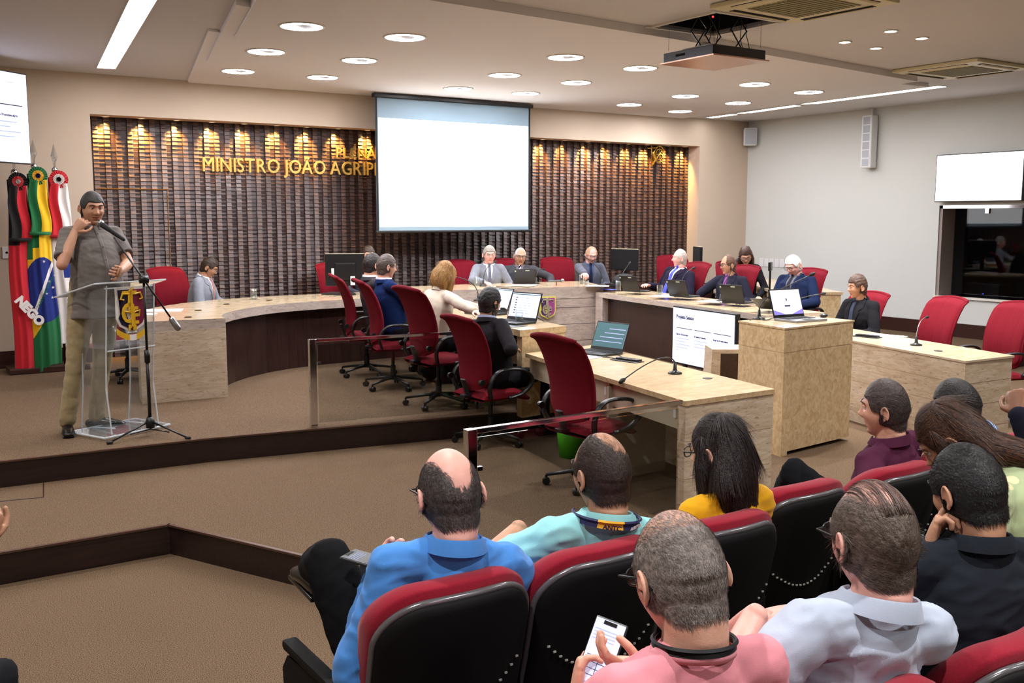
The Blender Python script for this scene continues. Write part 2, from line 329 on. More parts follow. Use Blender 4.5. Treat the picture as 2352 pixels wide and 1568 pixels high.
b = MB(); b.box((XR+.75, 6.7, .70), (.7, 2.8, .04)); b.box((XR+.45, 8.0, .375), (.05, .05, .65)); b.box((XR+.45, 5.4, .375), (.05, .05, .65)); tag(b.obj('booth_counter', 'black_matte'), 'dark counter inside the control booth behind the window', 'counter')
# ------------------------------------------------------------------ panelled alcove wall: thousands of small tilted wood tiles in one relief panel
def relief():
    rnd = random.Random(3); vs = []; fs = []; ms = []
    W, H = .060, .0455; nx = int((AX1-AX0)/W); nz = int((AZ1-Z2)/H); yb = YB+AD-.055
    xs = [AX0+(AX1-AX0)*i/nx for i in range(nx+1)]
    dep = []
    for i in range(nx):
        k = i % 2
        dep.append(.030 if k else .004+.006*(rnd.random() < .35))
    for i in range(nx):
        x0, x1 = xs[i]+.001, xs[i+1]-.001; w = .004
        for j in range(nz):
            z0 = Z2+j*H; z1 = z0+H-.0045; d = dep[i]+rnd.uniform(-.003, .003); tl = .010+rnd.uniform(-.002, .004)
            o = len(vs); y0 = yb-d; yt = y0+tl; yl = y0
            # front face leans: bottom edge stands proud and catches the light from above
            vs += [(x0, yl, z0), (x1, yl, z0), (x1-w*.3, yt, z1), (x0+w*.3, yt, z1), (x0, yb, z0), (x1, yb, z0), (x1, yb, z1), (x0, yb, z1)]
            fs += [(o, o+1, o+2, o+3), (o, o+4, o+5, o+1), (o+3, o+2, o+6, o+7), (o, o+3, o+7, o+4), (o+1, o+5, o+6, o+2)]
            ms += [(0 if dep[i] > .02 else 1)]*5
    me = bpy.data.meshes.new('relief'); me.from_pydata(vs, [], fs)
    return me, ms
wood('tile_proud_sheen', (60, 46, 42), (88, 68, 62), .36, 0); wood('tile_deep', (30, 14, 12), (48, 24, 20), .45, 0)  # gloss on the protruding columns is painted in as a paler grey-brown
me, ms = relief(); me.materials.append(MATS['tile_proud_sheen']); me.materials.append(MATS['tile_deep']); me.polygons.foreach_set('material_index', ms)
o = bpy.data.objects.new('wood_relief_panel', me); COL.objects.link(o); tag(o, 'dark brown relief wall of small wooden tiles filling the lit alcove', 'wall panel')
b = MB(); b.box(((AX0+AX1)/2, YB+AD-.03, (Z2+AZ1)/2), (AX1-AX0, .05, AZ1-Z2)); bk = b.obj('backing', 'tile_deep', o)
# joint lines of the two hidden doors in the relief, thin brass beads
mat('brass', (150, 100, 40), .35, 1)
def doorline(px0, px1, pytop):
    a = PY(px0, pytop, YB+.25); c = PY(px1, pytop, YB+.25); b = MB()
    b.box(((a.x+c.x)/2, YB+AD-.09, (a.z+c.z)/2), (c.x-a.x, .006, .008)); b.box((c.x, YB+AD-.09, (Z2+c.z)/2), (.007, .006, c.z-Z2))
    return b
tag(doorline(225, 383, 434).obj('door_bead', 'brass'), 'thin brass bead outlining a hidden door left in the relief wall', 'bead')
# reveal (yellow lit) on the right of the alcove comes from the wall itself; downlights along its soffit
lp = [242, 326, 407, 488, 562, 637, 707, 778, 847]; lp2 = [1250, 1300, 1353, 1400, 1447, 1490, 1537, 1576]
lamp = None; LATE = []
for i, px in enumerate(lp+lp2):
    q = PY(px, 260+(px-242)*.0655, YB+.12); x = q.x
    x = AX0+.15+(i)*(.575 if i < 9 else .575)
    if i >= 9: x = PY(px, 320+(px-1250)*.07, YB+.12).x
    else: x = PY(px, 256+(px-242)*.055, YB+.12).x
    if lamp is None:
        lamp = thing('recessed_spotlight', 'x', 'light', (x, YB+.150, AZ1), 0, 'warm spotlights along the alcove soffit')
        b = MB(); b.lathe([(.042, 0), (.042, -.008), (.030, -.010), (.028, 0)], n=18, close=True); b.obj('bezel', 'trim_white', lamp, smooth=True)
        b = MB(); b.lathe([(.0, -.003), (.028, -.003), (.028, 0), (0, 0)], n=16); b.obj('lens', mat('lens_warm', (255, 225, 170), emit=9), lamp)
        r = lamp
    else:
        r = dup(lamp, (x, YB+.150, AZ1), 0, 'x')
    r['label'] = ('small round warm spotlight in the alcove soffit, number %s from the left' % ['one', 'two', 'three', 'four', 'five', 'six', 'seven', 'eight', 'nine', 'ten', 'eleven', 'twelve', 'thirteen', 'fourteen', 'fifteen', 'sixteen', 'seventeen'][i])
    l = bpy.data.lights.new('alcove_lamp', 'SPOT'); l.energy = P_ALCOVE*7*(1+.3*math.sin(i*2.4)); l.color = (1, .54, .12); l.spot_size = math.radians(76); l.spot_blend = 1; l.shadow_soft_size = .02
    lo = bpy.data.objects.new('alcove_lamp', l); COL.objects.link(lo); LATE.append((lo, r)); lo.location = (0, 0, -.02); lo.rotation_euler = (math.radians(20), 0, 0)
for lo, r in LATE: lo.parent = r
# ================================================================== CEILING FIXTURES
ORD = ['first', 'second', 'third', 'fourth', 'fifth', 'sixth', 'seventh', 'eighth', 'ninth', 'tenth']
mat('ring_emit', (248, 248, 255), emit=E_RING); mat('lamp_emit', (255, 250, 246), emit=40); mat('strip_emit', (255, 250, 250), emit=E_STRIP)
_rp = [(ZS[2], 'lowest front ceiling slab', [(693, 60), (930, 85), (1299, 131), (1470, 156), (1733, 193), (1857, 211)]), (ZS[1], 'middle ceiling slab', [(611, 118), (825, 138), (1159, 172), (1323, 189), (1574, 220), (1695, 236)]),
       (ZS[0], 'rear ceiling slab', [(547, 163), (741, 177), (1052, 203), (1207, 214), (1445, 240), (1562, 255)])]
rings = [(z, nm, [tuple(PZ(x, y, z)[:2]) for x, y in p]) for z, nm, p in _rp]
proto = None; LATE = []
for z, nm, pts in rings:
    for i, (x, y) in enumerate(pts):
        lab = 'round ring light, %s from the left in the %s' % (ORD[i], nm)
        if proto is None:
            proto = thing('ring_light', lab, 'ceiling light', (x, y, z), 0, 'round ring lights in the stepped ceiling')
            b = MB(); b.lathe([(.178, .0), (.178, -.006), (.158, -.008), (.155, 0)], n=40, close=True); b.obj('rim', 'trim_white', proto, smooth=True)
            b = MB(); b.lathe([(.155, -.002), (.155, -.007), (.105, -.007), (.105, -.002)], n=40, close=True); b.obj('diffuser', 'ring_emit', proto)
            b = MB(); b.lathe([(.0, -.003), (.100, -.003), (.100, -.001), (0, -.001)], n=32); b.obj('reflector', mat('reflector', (150, 146, 146), .7), proto)
            b = MB(); b.lathe([(.0, -.016), (.026, -.016), (.03, -.003), (0, -.003)], (-.03, .06, 0), n=16); b.obj('bulb', 'lamp_emit', proto)
            r = proto
        else: r = dup(proto, (x, y, z), 0, lab)
for a, r in LATE: a.parent = r
# small square group of four downlights, one more at the top edge, and the same kind over the audience
dl = [(7.30, 5.87, 'left'), (7.79, 5.92, 'front'), (7.19, 5.33, 'rear'), (7.69, 5.39, 'right')]
proto = None; LATE = []
extra = [(4.55, 5.55), (4.4, 3.2), (1.6, 3.2), (.2, 1.5), (2.2, .6), (4.4, 1.2), (6.6, 3.4), (9.0, 3.4), (.0, 4.6), (-.6, 8.6), (6.8, .8), (1.4, -1.4), (3.6, -1.2), (9.6, 5.2), (.3, 6.4)]
for i, q in enumerate([d[:2] for d in dl]+extra):
    lab = ('small bright round downlight, %s one of the group of four beside the lift hole' % dl[i][2]) if i < 4 else ('small round downlight at the top edge over the ceiling slab' if i == 4 else 'small round downlight in the audience ceiling outside the frame')
    if proto is None:
        proto = thing('downlight', lab, 'ceiling light', (q[0], q[1], ZC), 0, 'small round downlights')
        b = MB(); b.lathe([(.062, 0), (.062, -.006), (.047, -.008), (.045, 0)], n=24, close=True); b.obj('bezel', 'trim_white', proto, smooth=True)
        b = MB(); b.lathe([(.0, -.003), (.045, -.003), (.045, -.001), (0, -.001)], n=20); b.obj('lens', 'lamp_emit', proto)
        r = proto
    else: r = dup(proto, (q[0], q[1], ZC), 0, lab)
    LATE.append((area('downlight_lamp', (0, 0, -.012), .09, P_DOWN, (1, .98, .96), spread=130), r))
for a, r in LATE: a.parent = r
def strip(a, c, w, lab, slant0=0, slant1=0, P=40):
    a = Vector((a[0], a[1], 0)); c = Vector((c[0], c[1], 0)); d = (c-a).normalized(); n = Vector((-d.y, d.x, 0))*w/2
    t = thing('linear_light', lab, 'ceiling light', (0, 0, 0), 0, 'recessed linear lights')
    L = (c-a).length; k = [a+n+d*slant0, a-n, c-n, c+n-d*slant1]
    b = MB(); b.prism([(p.x, p.y) for p in k], ZC-.006, ZC-.002); b.obj('diffuser', 'strip_emit', t)
    b = MB()
    for p, q in zip(k, k[1:]+k[:1]): b.tube([(p.x, p.y, ZC-.004), (q.x, q.y, ZC-.004)], .006, 4)
    b.obj('trim', 'trim_white', t)
    return t
strip((2.28, 10.97), (1.60, 5.85), .18, 'wide bright linear light in the ceiling above the flags')
strip((10.78, 9.30), (10.64, 7.15), .16, 'longest bright linear light along the right ceiling', .16, 0)
strip((10.94, 10.62), (10.80, 9.42), .15, 'middle linear light along the right ceiling', .16, 0)
strip((11.0, 11.3), (10.95, 10.72), .13, 'shortest linear light near the far right corner')
# ceiling cassette air conditioners
def cassette(x, y, s, rz, lab, sz=.95):
    t = thing('air_conditioner', lab, 'air conditioner', (x, y, ZC), rz, 'square ceiling cassette air conditioners'); h = sz/2
    b = MB(); b.box((0, 0, -.02), (sz, sz, .036), bev=.012); b.obj('panel', 'ivory', t)
    b = MB()
    for i in range(13): b.box((0, -.26+.043*i, -.042), (.54, .03, .006))
    b.box((0, 0, -.038), (.56, .56, .006), mi=1); b.obj('intake_grille', ['grille', 'ivory'], t)
    for k in range(4):
        M = Matrix.Rotation(PI/2*k, 4, 'Z')
        b = MB(); b.box((0, h-.075, -.0385), (sz*.66, .055, .004), mi=0, M=M); b.box((0, h-.068, -.043), (sz*.64, .02, .006), rz=Matrix.Rotation(.5, 4, 'X'), mi=1, M=M); b.obj('air_louver', ['void_black', 'ivory'], t)
    return t
cassette(5.70, 4.95, 1, .05, 'beige ceiling air conditioner at the top edge above the projector lift', .92)
cassette(9.52, 6.20, 1, 0, 'beige ceiling air conditioner above the right wall screen', .95)
# projector on a scissor lift hanging under the hole
t = thing('projector_lift', 'black scissor lift lowering a projector tray from a square ceiling hole', 'projector lift', (5.76, 5.88, ZC), 0)
zt = -.30
def scissor(b, x, y, w, ax):
    n = 2; h = (-.34)/n
    for i in range(n):
        za = .12+h*i*1.12; zb = za+h*1.12
        for s in (-1, 1):
            p = Vector((x, y, za)); q = Vector((x, y, zb)); p[ax] += s*w; q[ax] -= s*w; off = .006*s
            p[1-ax] += off; q[1-ax] += off; b.tube([p, q], .0055, 6)
for (x, y, ax) in ((-.17, .0, 1), (.12, -.14, 0), (.12, .14, 0)):
    b = MB(); scissor(b, x, y, .085, ax); b.obj('scissor_arm', 'black_plastic', t)
for x in (-.25, .25):
    for y in (-.25, .25): b = MB(); b.tube([(x, y, .5), (x, y, zt+.1)], .0012, 4); b.obj('cable', 'black_plastic', t)
b = MB()
for dx, dy, k in ((.0, .05, 0), (.03, -.02, 1), (.2, -.1, 2), (.23, -.12, 3)):
    b.tube([(dx+.02*math.sin(i*1.3+k), dy+.03*math.cos(i*.9+k), .25-i*.058) for i in range(9)], .003, 5)
b.obj('wiring', 'black_plastic', t)
mat('tray_bottom', (206, 170, 150), .25, .5); mat('tray_side', (58, 58, 62), .35, .4)
b = MB(); b.box((0, 0, zt), (.60, .60, .010)); b.obj('tray', 'tray_bottom', t)
b = MB(); b.box((0, -.275, zt+.042), (.54, .012, .074), bev=.004); b.box((-.275, 0, zt+.042), (.012, .55, .074), bev=.004); b.box((.275, 0, zt+.042), (.012, .55, .074), bev=.004); b.box((0, .275, zt+.042), (.54, .012, .074), bev=.004)
b.box((-.283, .08, zt+.045), (.004, .10, .018), mi=1); b.obj('tray_side', ['tray_side', 'void_black'], t)
b = MB(); b.box((.0, .0, zt+.06), (.40, .32, .10), bev=.02); b.lathe([(.0, 0), (.04, 0), (.04, .05), (0, .05)], (-.12, 0, zt+.09), n=18); b.obj('projector', 'white_plastic', t)
b = MB(); b.box((0, 0, .45), (.6, .6, .02)); b.ball((-.12, -.1, .02), .008, 8, 6, mi=1); b.obj('mount_plate', ['black_matte', mat('red_led', (255, 30, 30), emit=8)], t)
# ================================================================== WALL-HUNG THINGS
# projection screen in front of the relief wall
SY = 11.10; sx0, sx1, sz0, sz1 = 5.335, 7.575, 1.73, 3.36
t = thing('projection_screen', 'large pull-down projection screen glowing white before the relief wall', 'projection screen', (0, 0, 0))
b = MB(); b.box(((sx0+sx1)/2, SY, (sz0+sz1)/2), (sx1-sx0, .006, sz1-sz0), mi=0)
for x in (sx0+.012, sx1-.012): b.box((x, SY-.004, (sz0+sz1)/2), (.024, .004, sz1-sz0), mi=1)
mat('screen_cloth', (138, 160, 174), .8); b.obj('cloth', ['screen_cloth', 'black_matte'], t)
b = MB(); b.box(((sx0+sx1)/2, SY-.005, 2.43), (sx1-sx0-.07, .002, 1.30)); b.obj('projected_image', mat('projected_white', (255, 255, 255), emit=2.6), t)
b = MB(); b.tube([(sx0-.02, SY, sz0-.01), (sx1+.02, SY, sz0-.01)], .016, 10); b.obj('weight_bar', 'black_plastic', t)
b = MB(); b.box(((sx0+sx1)/2, SY, 3.34), (sx1-sx0+.06, .07, .05), bev=.01); b.obj('casing', 'black_plastic', t)
# gold lettering, one thing per line of lettering
mat('letter_gold', (222, 190, 110), .32, .75)
def letters(txt, x0, x1, z0, h, lab):
    me = text_mesh(txt, 1, 0, .0); co = [v.co for v in me.vertices]; wd = max(c.x for c in co); ht = max(c.y for c in co if c.y < .8); bpy.data.meshes.remove(me)
    t = thing('wall_lettering', lab, 'lettering', (x0, YB+.20, z0)); s = h/.72; sx = (x1-x0)/wd
    me = text_mesh(txt, 1, 0, .0); bpy.data.meshes.remove(me)
    # one child mesh per letter
    adv = 0.0
    for ch in txt:
        if ch == ' ': adv += .27; continue
        me = text_mesh(ch, 1, .010, 0); mx = max(v.co.x for v in me.vertices)
        b = MB(); M = Matrix.Translation((adv*sx, 0, 0)) @ Matrix.Diagonal((sx, 1, s, 1)) @ Matrix.Rotation(PI/2, 4, 'X')
        # depth kept metric: rotate first, scale x and z only
        for dx, dy, dz in ((-.014, 0, .0008), (.014, 0, .0016), (0, .012, .0024), (0, -.012, .0032), (0, 0, .004)): b.add([v.co+Vector((dx, dy, dz)) for v in me.vertices], [tuple(p.vertices) for p in me.polygons], 0, M)
        bpy.data.meshes.remove(me)
        b.obj('letter', 'letter_gold', t); adv += mx+.075
    return t, adv*sx
q0 = PY(463, 388, YB+.2); 
letters('MINISTRO JOÃO AGRIPINO', q0.x, q0.x+2.42, 2.422, .165, 'gold capital lettering MINISTRO JOÃO AGRIPINO running behind the screen')
q0 = PY(770, 360, YB+.2)
letters('PLENÁRIO', q0.x, q0.x+.80, 2.63, .125, 'smaller gold lettering PLENÁRIO above, mostly behind the screen')
# small gold emblem high on the relief wall, a crucifix figure on its stand
q = PY(1505, 357, YB+.2); t = thing('gold_wall_emblem', 'openwork gold wall emblem high at the right end of the relief wall', 'emblem', (q.x, YB+.20, q.z))
b = MB(); b.tube([(-.08, 0, .16), (-.06, 0, -.17)], .011, 8); b.tube([(-.16, 0, .10), (.04, 0, .12)], .010, 8); b.tube([(-.06, -.01, .05), (-.02, -.02, -.06), (-.06, -.02, -.14)], [.02, .028, .012], 8); b.obj('cross', 'gold', t)
b = MB()
for k in range(2): b.tube([(.08+(.10-.03*k)*math.cos(a), 0, .02+(.12-.04*k)*math.sin(a)) for a in np.linspace(0, 2*PI, 20)], .007, 6)
for a in np.linspace(0, PI, 5): b.tube([(.08+.1*math.cos(a), 0, .02+.12*math.sin(a)), (.08-.1*math.cos(a), 0, .02-.12*math.sin(a))], .005, 5)
b.obj('openwork', 'gold', t)
# ------------------------------------------------------------------ screens with the slide
mat('slide_white', (226, 230, 255), emit=.85, rough=.3); mat('slide_blank', (255, 255, 255), emit=2.2, rough=.3)
mat('slide_ink', (24, 22, 70), rough=.5, emit=.05); mat('slide_faint', (150, 160, 200), emit=.7); mat('slide_line', (40, 34, 60), rough=.5)
def slide_text(b, W, H):
    """slide in a plane: x right 0..W, z up 0..H (y = 0, facing -y)"""
    def T(s, x, y, sz, mi=1, off=.0): add_text(b, s, sz*H, Matrix.Translation((x*W, -.002, y*H)) @ Matrix.Rotation(PI/2, 4, 'X'), mi, .0004, off)
    T('Menu', .06, .91, .022, 2); T('Projeto Seixas', .06, .815, .092, 1, .0016); T('Resumo das soluções em desenvolvimento', .06, .745, .030, 2); T('Documento', .82, .885, .026, 2)
    for k, h in enumerate(('Chat de Documentos', 'Gerador de minutas', 'Relatório Previdenciário')):
        x = .06+.31*k; b.box(((x+.14)*W, -.002, .64*H), (.27*W, .001, .012*H), mi=3); T('%d' % (k+1), x, .585, .022, 2)
        T(h, x, .51, .042, 1, .0012)
        for j, wd in enumerate((.22, .16, .25, .20, .05)[:5 if k != 1 else 3]): b.box(((x+wd/2)*W, -.002, (.45-.055*j)*H), (wd*W, .001, .013*H), mi=2)
    T('Tribunal de Contas', .04, .04, .022, 2)
def screen(name, lab, cat, W, H, loc, rz, blank=False, thick=.05, bez=.012, tilt=0):
    t = thing(name, lab, cat, loc, rz)
    M = Matrix.Rotation(tilt, 4, 'X')
    b = MB(); b.box((W/2, thick/2+.002, H/2), (W+2*bez, thick, H+2*bez), bev=.006, M=M); b.obj('casing', 'black_plastic', t)
    b = MB(); b.box((W/2, 0, H/2), (W, .002, H), mi=0)
    if not blank: slide_text(b, W, H)
    b2 = MB(); b2.add(b.v, b.f, 0, M); b2.m = b.m
    b2.obj('display', ['slide_blank' if blank else 'slide_white', 'slide_ink', 'slide_faint', 'slide_line'], t)
    return t
# left screen: hung from the ceiling, turned toward the audience
a = PY(70, 380, 10.95); c = PY(72, 172, 10.95)
H = c.z-a.z-.03; W = H*16/9
ang = math.radians(40)
t = screen('wall_screen', 'wall screen showing the project slide, cut by the left edge', 'screen', W, H, (a.x-W*math.cos(ang), a.y-.02-W*math.sin(ang)*1, a.z+.02), ang)
b = MB(); b.tube([(W*.5, .06, H*.8), (W*.5, .10, ZC-a.z-.02)], .025, 10); b.box((W*.5, .06, H*.55), (.3, .03, .4)); b.obj('bracket', 'black_plastic', t)
# right screen above the booth window, blank white
a = PX(2148, 462, XR-.12); c = PX(2153, 358, XR-.12); H = c.z-a.z; W = 1.16
t = screen('wall_screen', 'blank white wall screen above the booth window', 'screen', W, H, (XR-.12, a.y, a.z), -PI/2, True)
# loudspeakers
q = PX(2005, 385, XR-.12); t = thing('column_loudspeaker', 'tall white column loudspeaker on the right wall', 'loudspeaker', (XR-.10, 9.12, 2.58), 0)
b = MB(); b.box((0, 0, .36), (.13, .17, .72), bev=.012); b.obj('cabinet', 'white_plastic', t)
b = MB(); b.box((-.067, 0, .36), (.004, .145, .68)); 
for i in range(6): b.box((-.07, 0, .075+.114*i), (.003, .11, .10), mi=1, bev=.001)
b.obj('grille', ['white_plastic', mat('speaker_mesh', (172, 176, 182), .6)], t); b = MB(); b.box((.045, 0, .77), (.02, .02, .12)); b.obj('cable_duct', 'white_plastic', t)
t = thing('box_loudspeaker', 'small white box loudspeaker high in the far corner', 'loudspeaker', (XR-.12, 11.33, 3.02), math.radians(-40))
b = MB(); b.box((0, 0, .13), (.2, .17, .27), bev=.02); b.obj('cabinet', 'white_plastic', t); b = MB(); b.box((0, -.088, .13), (.17, .004, .235), bev=.001); b.obj('grille', 'speaker_mesh', t)
b = MB(); b.box((.05, .08, .13), (.05, .12, .05)); b.obj('bracket', 'white_plastic', t)
# switch plates, fire sign, outlets
for i in range(6):
    y = 11.12-.105*i; b = MB(); b.box((0, 0, 0), (.008, .085, .13), bev=.003); b.box((-.006, 0, 0), (.006, .03, .035), mi=0)
    tag(b.obj('wall_switch', 'white_plastic', loc=(XR-.006, y, 1.19-.012*0)), 'white wall plate, %s in the row behind the white-haired man' % ORD[i], 'wall plate', 'row of white wall plates')
b = MB(); b.box((0, 0, 0), (.006, .13, .13)); b.tube([(-.006, 0, -.035), (-.006, 0, .03)], .012, 8, mi=1); b.box((-.006, .0, .04), (.004, .02, .012), mi=1)
tag(b.obj('fire_sign', [mat('sign_red', (200, 20, 30), .5), 'paper'], loc=(XR-.005, 11.2, 1.06)), 'small red fire extinguisher sign with a white extinguisher symbol', 'sign')
q = PY(15, 580, YB); b = MB(); b.box((0, 0, 0), (.08, .008, .12), bev=.003); b.lathe([(.0, 0), (.012, 0), (.012, .004), (0, .004)], n=10, M=Matrix.Rotation(PI/2, 4, 'X'), mi=1)
tag(b.obj('wall_outlet', ['white_plastic', 'black_matte'], loc=(q.x, YB-.006, q.z)), 'white wall outlet at the left edge beside the flags', 'outlet')
# ================================================================== FLAGS
mat('flag_red', (200, 16, 36), .8, sheen=.3); mat('flag_black', (22, 20, 22), .8); mat('flag_green', (0, 104, 52), .8, sheen=.3); mat('flag_yellow', (240, 190, 10), .8, sheen=.3)
mat('flag_blue', (20, 40, 120), .8); mat('flag_white', (232, 226, 222), .8); mat('crystal', (245, 248, 255), .02, trans=1, ior=1.5)
FM = ['flag_red', 'flag_black', 'flag_green', 'flag_yellow', 'flag_blue', 'flag_white']
def flag(x, y, ztop, zbot, rib, body, ros, lab, text=None, w0=.085, w1=.17, lean=.0, tail=0):
    t = thing('flag_on_pole', lab, 'flag', (x, y, Z2), 0, 'flags in the corner stand'); H = ztop-Z2; hb = zbot-Z2
    b = MB(); b.tube([(0, .05, .02), (0, .05, H)], .013, 10); b.obj('pole', 'dark_wood', t, smooth=True)
    b = MB(); b.ball((0, .04, H+.035), .033, 14, 10, mi=0); b.obj('ball', 'chrome', t, smooth=True)
    b = MB(); b.lathe([(.0, .0), (.010, .005), (.014, .05), (.034, .11), (.0, .24)], (0, .04, H+.06), n=4); b.obj('finial', 'crystal', t)
    # draped cloth: pleated grid falling from the top
    def fn(u, v):
        z = hb+(H-.04-hb)*v; w = w1+(w0-w1)*v**1.5; a = (u-.5)*2
        ple = math.sin(a*7+v*2)*.5+math.sin(a*13+1+v*3)*.25
        return (a*w+lean*(1-v)*.3+.01*math.sin(v*9), -.03-.05*(1-a*a)-.018*ple*(1-.4*v), z-tail*(1-v)**3*max(0, -a+.2)*.1)
    b = MB(); b.grid(fn, 110, 260, mf=body); o = b.obj('cloth', FM, t, smooth=True)
    sol = o.modifiers.new('s', 'SOLIDIFY'); sol.thickness = .004
    # ribbon tails over the flag
    hz = H-.62
    def f2(u, v):
        z = hz+(H-.10-hz)*v; a = (u-.5)*2; w = .075+.02*(1-v)
        return (a*w+.012*math.sin(v*7)+.01*(1-v), -.105-.01*math.sin(a*5+v*3), z)
    b = MB(); b.grid(f2, 16, 30, mf=lambda u, v: rib[0] if u < .5 else rib[1]); b.box((0.0, -.108, hz-.005), (.19, .018, .035), mi=rib[2]); o = b.obj('ribbon', FM, t, smooth=True)
    sol = o.modifiers.new('s', 'SOLIDIFY'); sol.thickness = .004
    # rosette
    b = MB(); c0 = Vector((.01, -.10, H-.06))
    for (R0, R1, mi, dy) in ((.045, .088, ros[0], 0), (.02, .052, ros[1], -.008), (.0, .022, ros[2], -.015)):
        n = 44
        for j in range(n):
            a0, a1 = 2*PI*j/n, 2*PI*(j+1)/n; yy = dy+(.007 if j % 2 else -.007); y2 = dy+(-.007 if j % 2 else .007)
            P = [c0+Vector((R0*math.cos(a0), yy*.4, R0*math.sin(a0))), c0+Vector((R1*math.cos(a0), yy, R1*math.sin(a0))), c0+Vector((R1*math.cos(a1), y2, R1*math.sin(a1))), c0+Vector((R0*math.cos(a1), y2*.4, R0*math.sin(a1)))]
            b.add([p for p in P]+[p+Vector((0, .004, 0)) for p in P], [(0, 1, 2, 3), (7, 6, 5, 4), (1, 5, 6, 2), (0, 3, 7, 4)], mi)
    b.obj('rosette', FM, t)
    return t, fn
FY = 11.0
def bra(u, v):
    if v > .62: return 3 if u > .45 else 2
    x = (u-.55)/.85; z = (v-.40)/.17
    if x*x*1.3+z*z < 1:
        if abs((v-.40)-(u-.5)*.28+.0) < .018: return 5
        return 4
    if v < .17+.16*u: return 2
    if v > .56 and u < .2: return 2
    return 3
q = PY(35, 415, FY); t, fn = flag(q.x, FY, 2.30, .37, (1, 0, 1), lambda u, v: (1 if u < .5 and v > .66 else 0), (1, 0, 5), 'red and black draped flag with white NEGO lettering, leftmost', lean=0.0, w1=.11)
b = MB(); add_text(b, 'NEGO', .118, Matrix.Translation((-.085, -.112, .74)) @ Matrix.Rotation(math.radians(52), 4, 'Y') @ Matrix.Rotation(PI/2, 4, 'X'), 0, .004, .008)
b.obj('lettering', 'flag_white', t)
q = PY(83, 410, FY); t, fn = flag(q.x-.01, FY-.02, 2.36, .42, (2, 3, 2), bra, (2, 3, 4), 'draped national flag in green, yellow and blue, middle of the three', lean=.03, w1=.135, tail=1)
b = MB()
for (sx, sz, r) in ((.02, 1.12, .016), (.06, .92, .014), (.09, .86, .016), (.03, .80, .013), (.08, .76, .015), (.11, .98, .012)):
    pts = [(sx+(r if k % 2 == 0 else r*.4)*math.sin(PI*k/5), sz+(r if k % 2 == 0 else r*.4)*math.cos(PI*k/5)) for k in range(10)]
    b.prism(pts, .100, .106, M=Matrix.Rotation(PI/2, 4, 'X'))
b.obj('star', 'flag_white', t)
b = MB(); add_text(b, 'ORDEM E PROGRESSO', .034, Matrix.Translation((-.052, -.112, .655)) @ Matrix.Rotation(math.radians(-63), 4, 'Y') @ Matrix.Rotation(PI/2, 4, 'X'), 0, .001, .0004); b.obj('lettering', 'flag_green', t)
q = PY(127, 415, FY); t, fn = flag(q.x+.01, FY+.02, 2.33, .62, (0, 5, 0), lambda u, v: (0 if u < .4 and v > .7 else (5 if v > .72 or u < .5 else (4 if v > .4 else 5))), (0, 5, 1), 'white and red draped flag half hidden by the speaker, rightmost', lean=.1, w1=.15)
b = MB(); b.box((1.60, 11.08, Z2+.03), (.75, .34, .06), bev=.01)
tag(b.obj('flag_stand_base', 'dark_wood'), 'low dark wooden base under the three flags', 'flag stand')
# ================================================================== STONE FURNITURE
DH = .69; T2 = Z2+DH; T1 = Z1+DH      # desk tops: podium level / middle level
def line_off(a, c, w):
    a = Vector(a).to_2d(); c = Vector(c).to_2d(); d = (c-a).normalized(); return Vector((-d.y, d.x))*w
def desk_run(name, lab, poly, zb, zt, side='stone_side', faces=None, slab=.04, joints=(), top='stone_top', cat='desk'):
    """stone-clad desk: top slab and body as two parts; joints = heights of the pale horizontal grooves"""
    t = thing(name, lab, cat, (0, 0, 0))
    b = MB(); b.prism(poly, zt-slab, zt, 0, mt=1); b.obj('desk_top', [side, top], t)
    return t
mat('groove', (236, 214, 184), .4); mat('void_brown', (30, 20, 16), .8); mat('lid_black', (24, 24, 26), .4)
# curved counter sweeping from the lectern to the centre block
out_ = [PZ(x, y, T2) for x, y in ((309, 745), (322, 715), (400, 700.7), (558, 684), (777.5, 675.2))]
inn = [(2.66, 8.56), (2.68, 8.75), (2.76, 8.95), (2.92, 9.17), (3.12, 9.38), (3.38, 9.58), (3.68, 9.72), (4.05, 9.80), (4.6, 9.86), (5.2, 9.90)]
outer = [(1.95, 8.62), (2.02, 9.1), (2.20, 9.62), (2.42, 9.98), (2.75, 10.30), (3.15, 10.55), (3.60, 10.68), (4.2, 10.72), (5.2, 10.74)]
poly = inn[::-1]+outer
t = thing('curved_counter', 'curved beige stone counter with dark inner panel sweeping behind the podium', 'counter', (0, 0, 0))
b = MB(); b.prism(poly, T2-.085, T2, 0, mt=1); b.obj('counter_top', ['stone_lilac', 'stone_top'], t)
b = MB(); b.prism([(1.95, 8.62), (2.66, 8.56), (2.70, 8.86), (2.0, 8.92)], Z2, T2-.085); b.obj('end_block', 'stone_side', t)
pin = [(2.70, 8.86), (2.80, 9.10), (2.97, 9.32), (3.17, 9.52), (3.42, 9.70), (3.7, 9.83), (4.06, 9.91), (4.6, 9.96), (5.2, 10.0)]
pout = [(p[0]-.0, p[1]+.04) for p in pin]
b = MB(); b.prism(pin+pout[::-1], Z2, T2-.085); b.obj('inner_panel', 'dark_panel', t)
b = MB(); back = outer[1:]; b.prism([(p[0]+.06, p[1]-.05) for p in back][::-1]+[(p[0]+.03, p[1]-.02) for p in back], Z2, T2-.085); b.obj('outer_panel', 'stone_side', t)
for px, py in ((432, 729), (455, 713), (520, 699), (618, 690)):
    q = PZ(px, py, T2); b = MB(); b.lathe([(0, -.004), (.035, -.004), (.035, .004), (0, .004)], n=18); b.box((.0, 0, .006), (.05, .02, .004), mi=1); b.obj('cable_grommet', [mat('grommet', (120, 92, 62), .3, .6), 'lid_black'], t, loc=(q.x, q.y, T2))
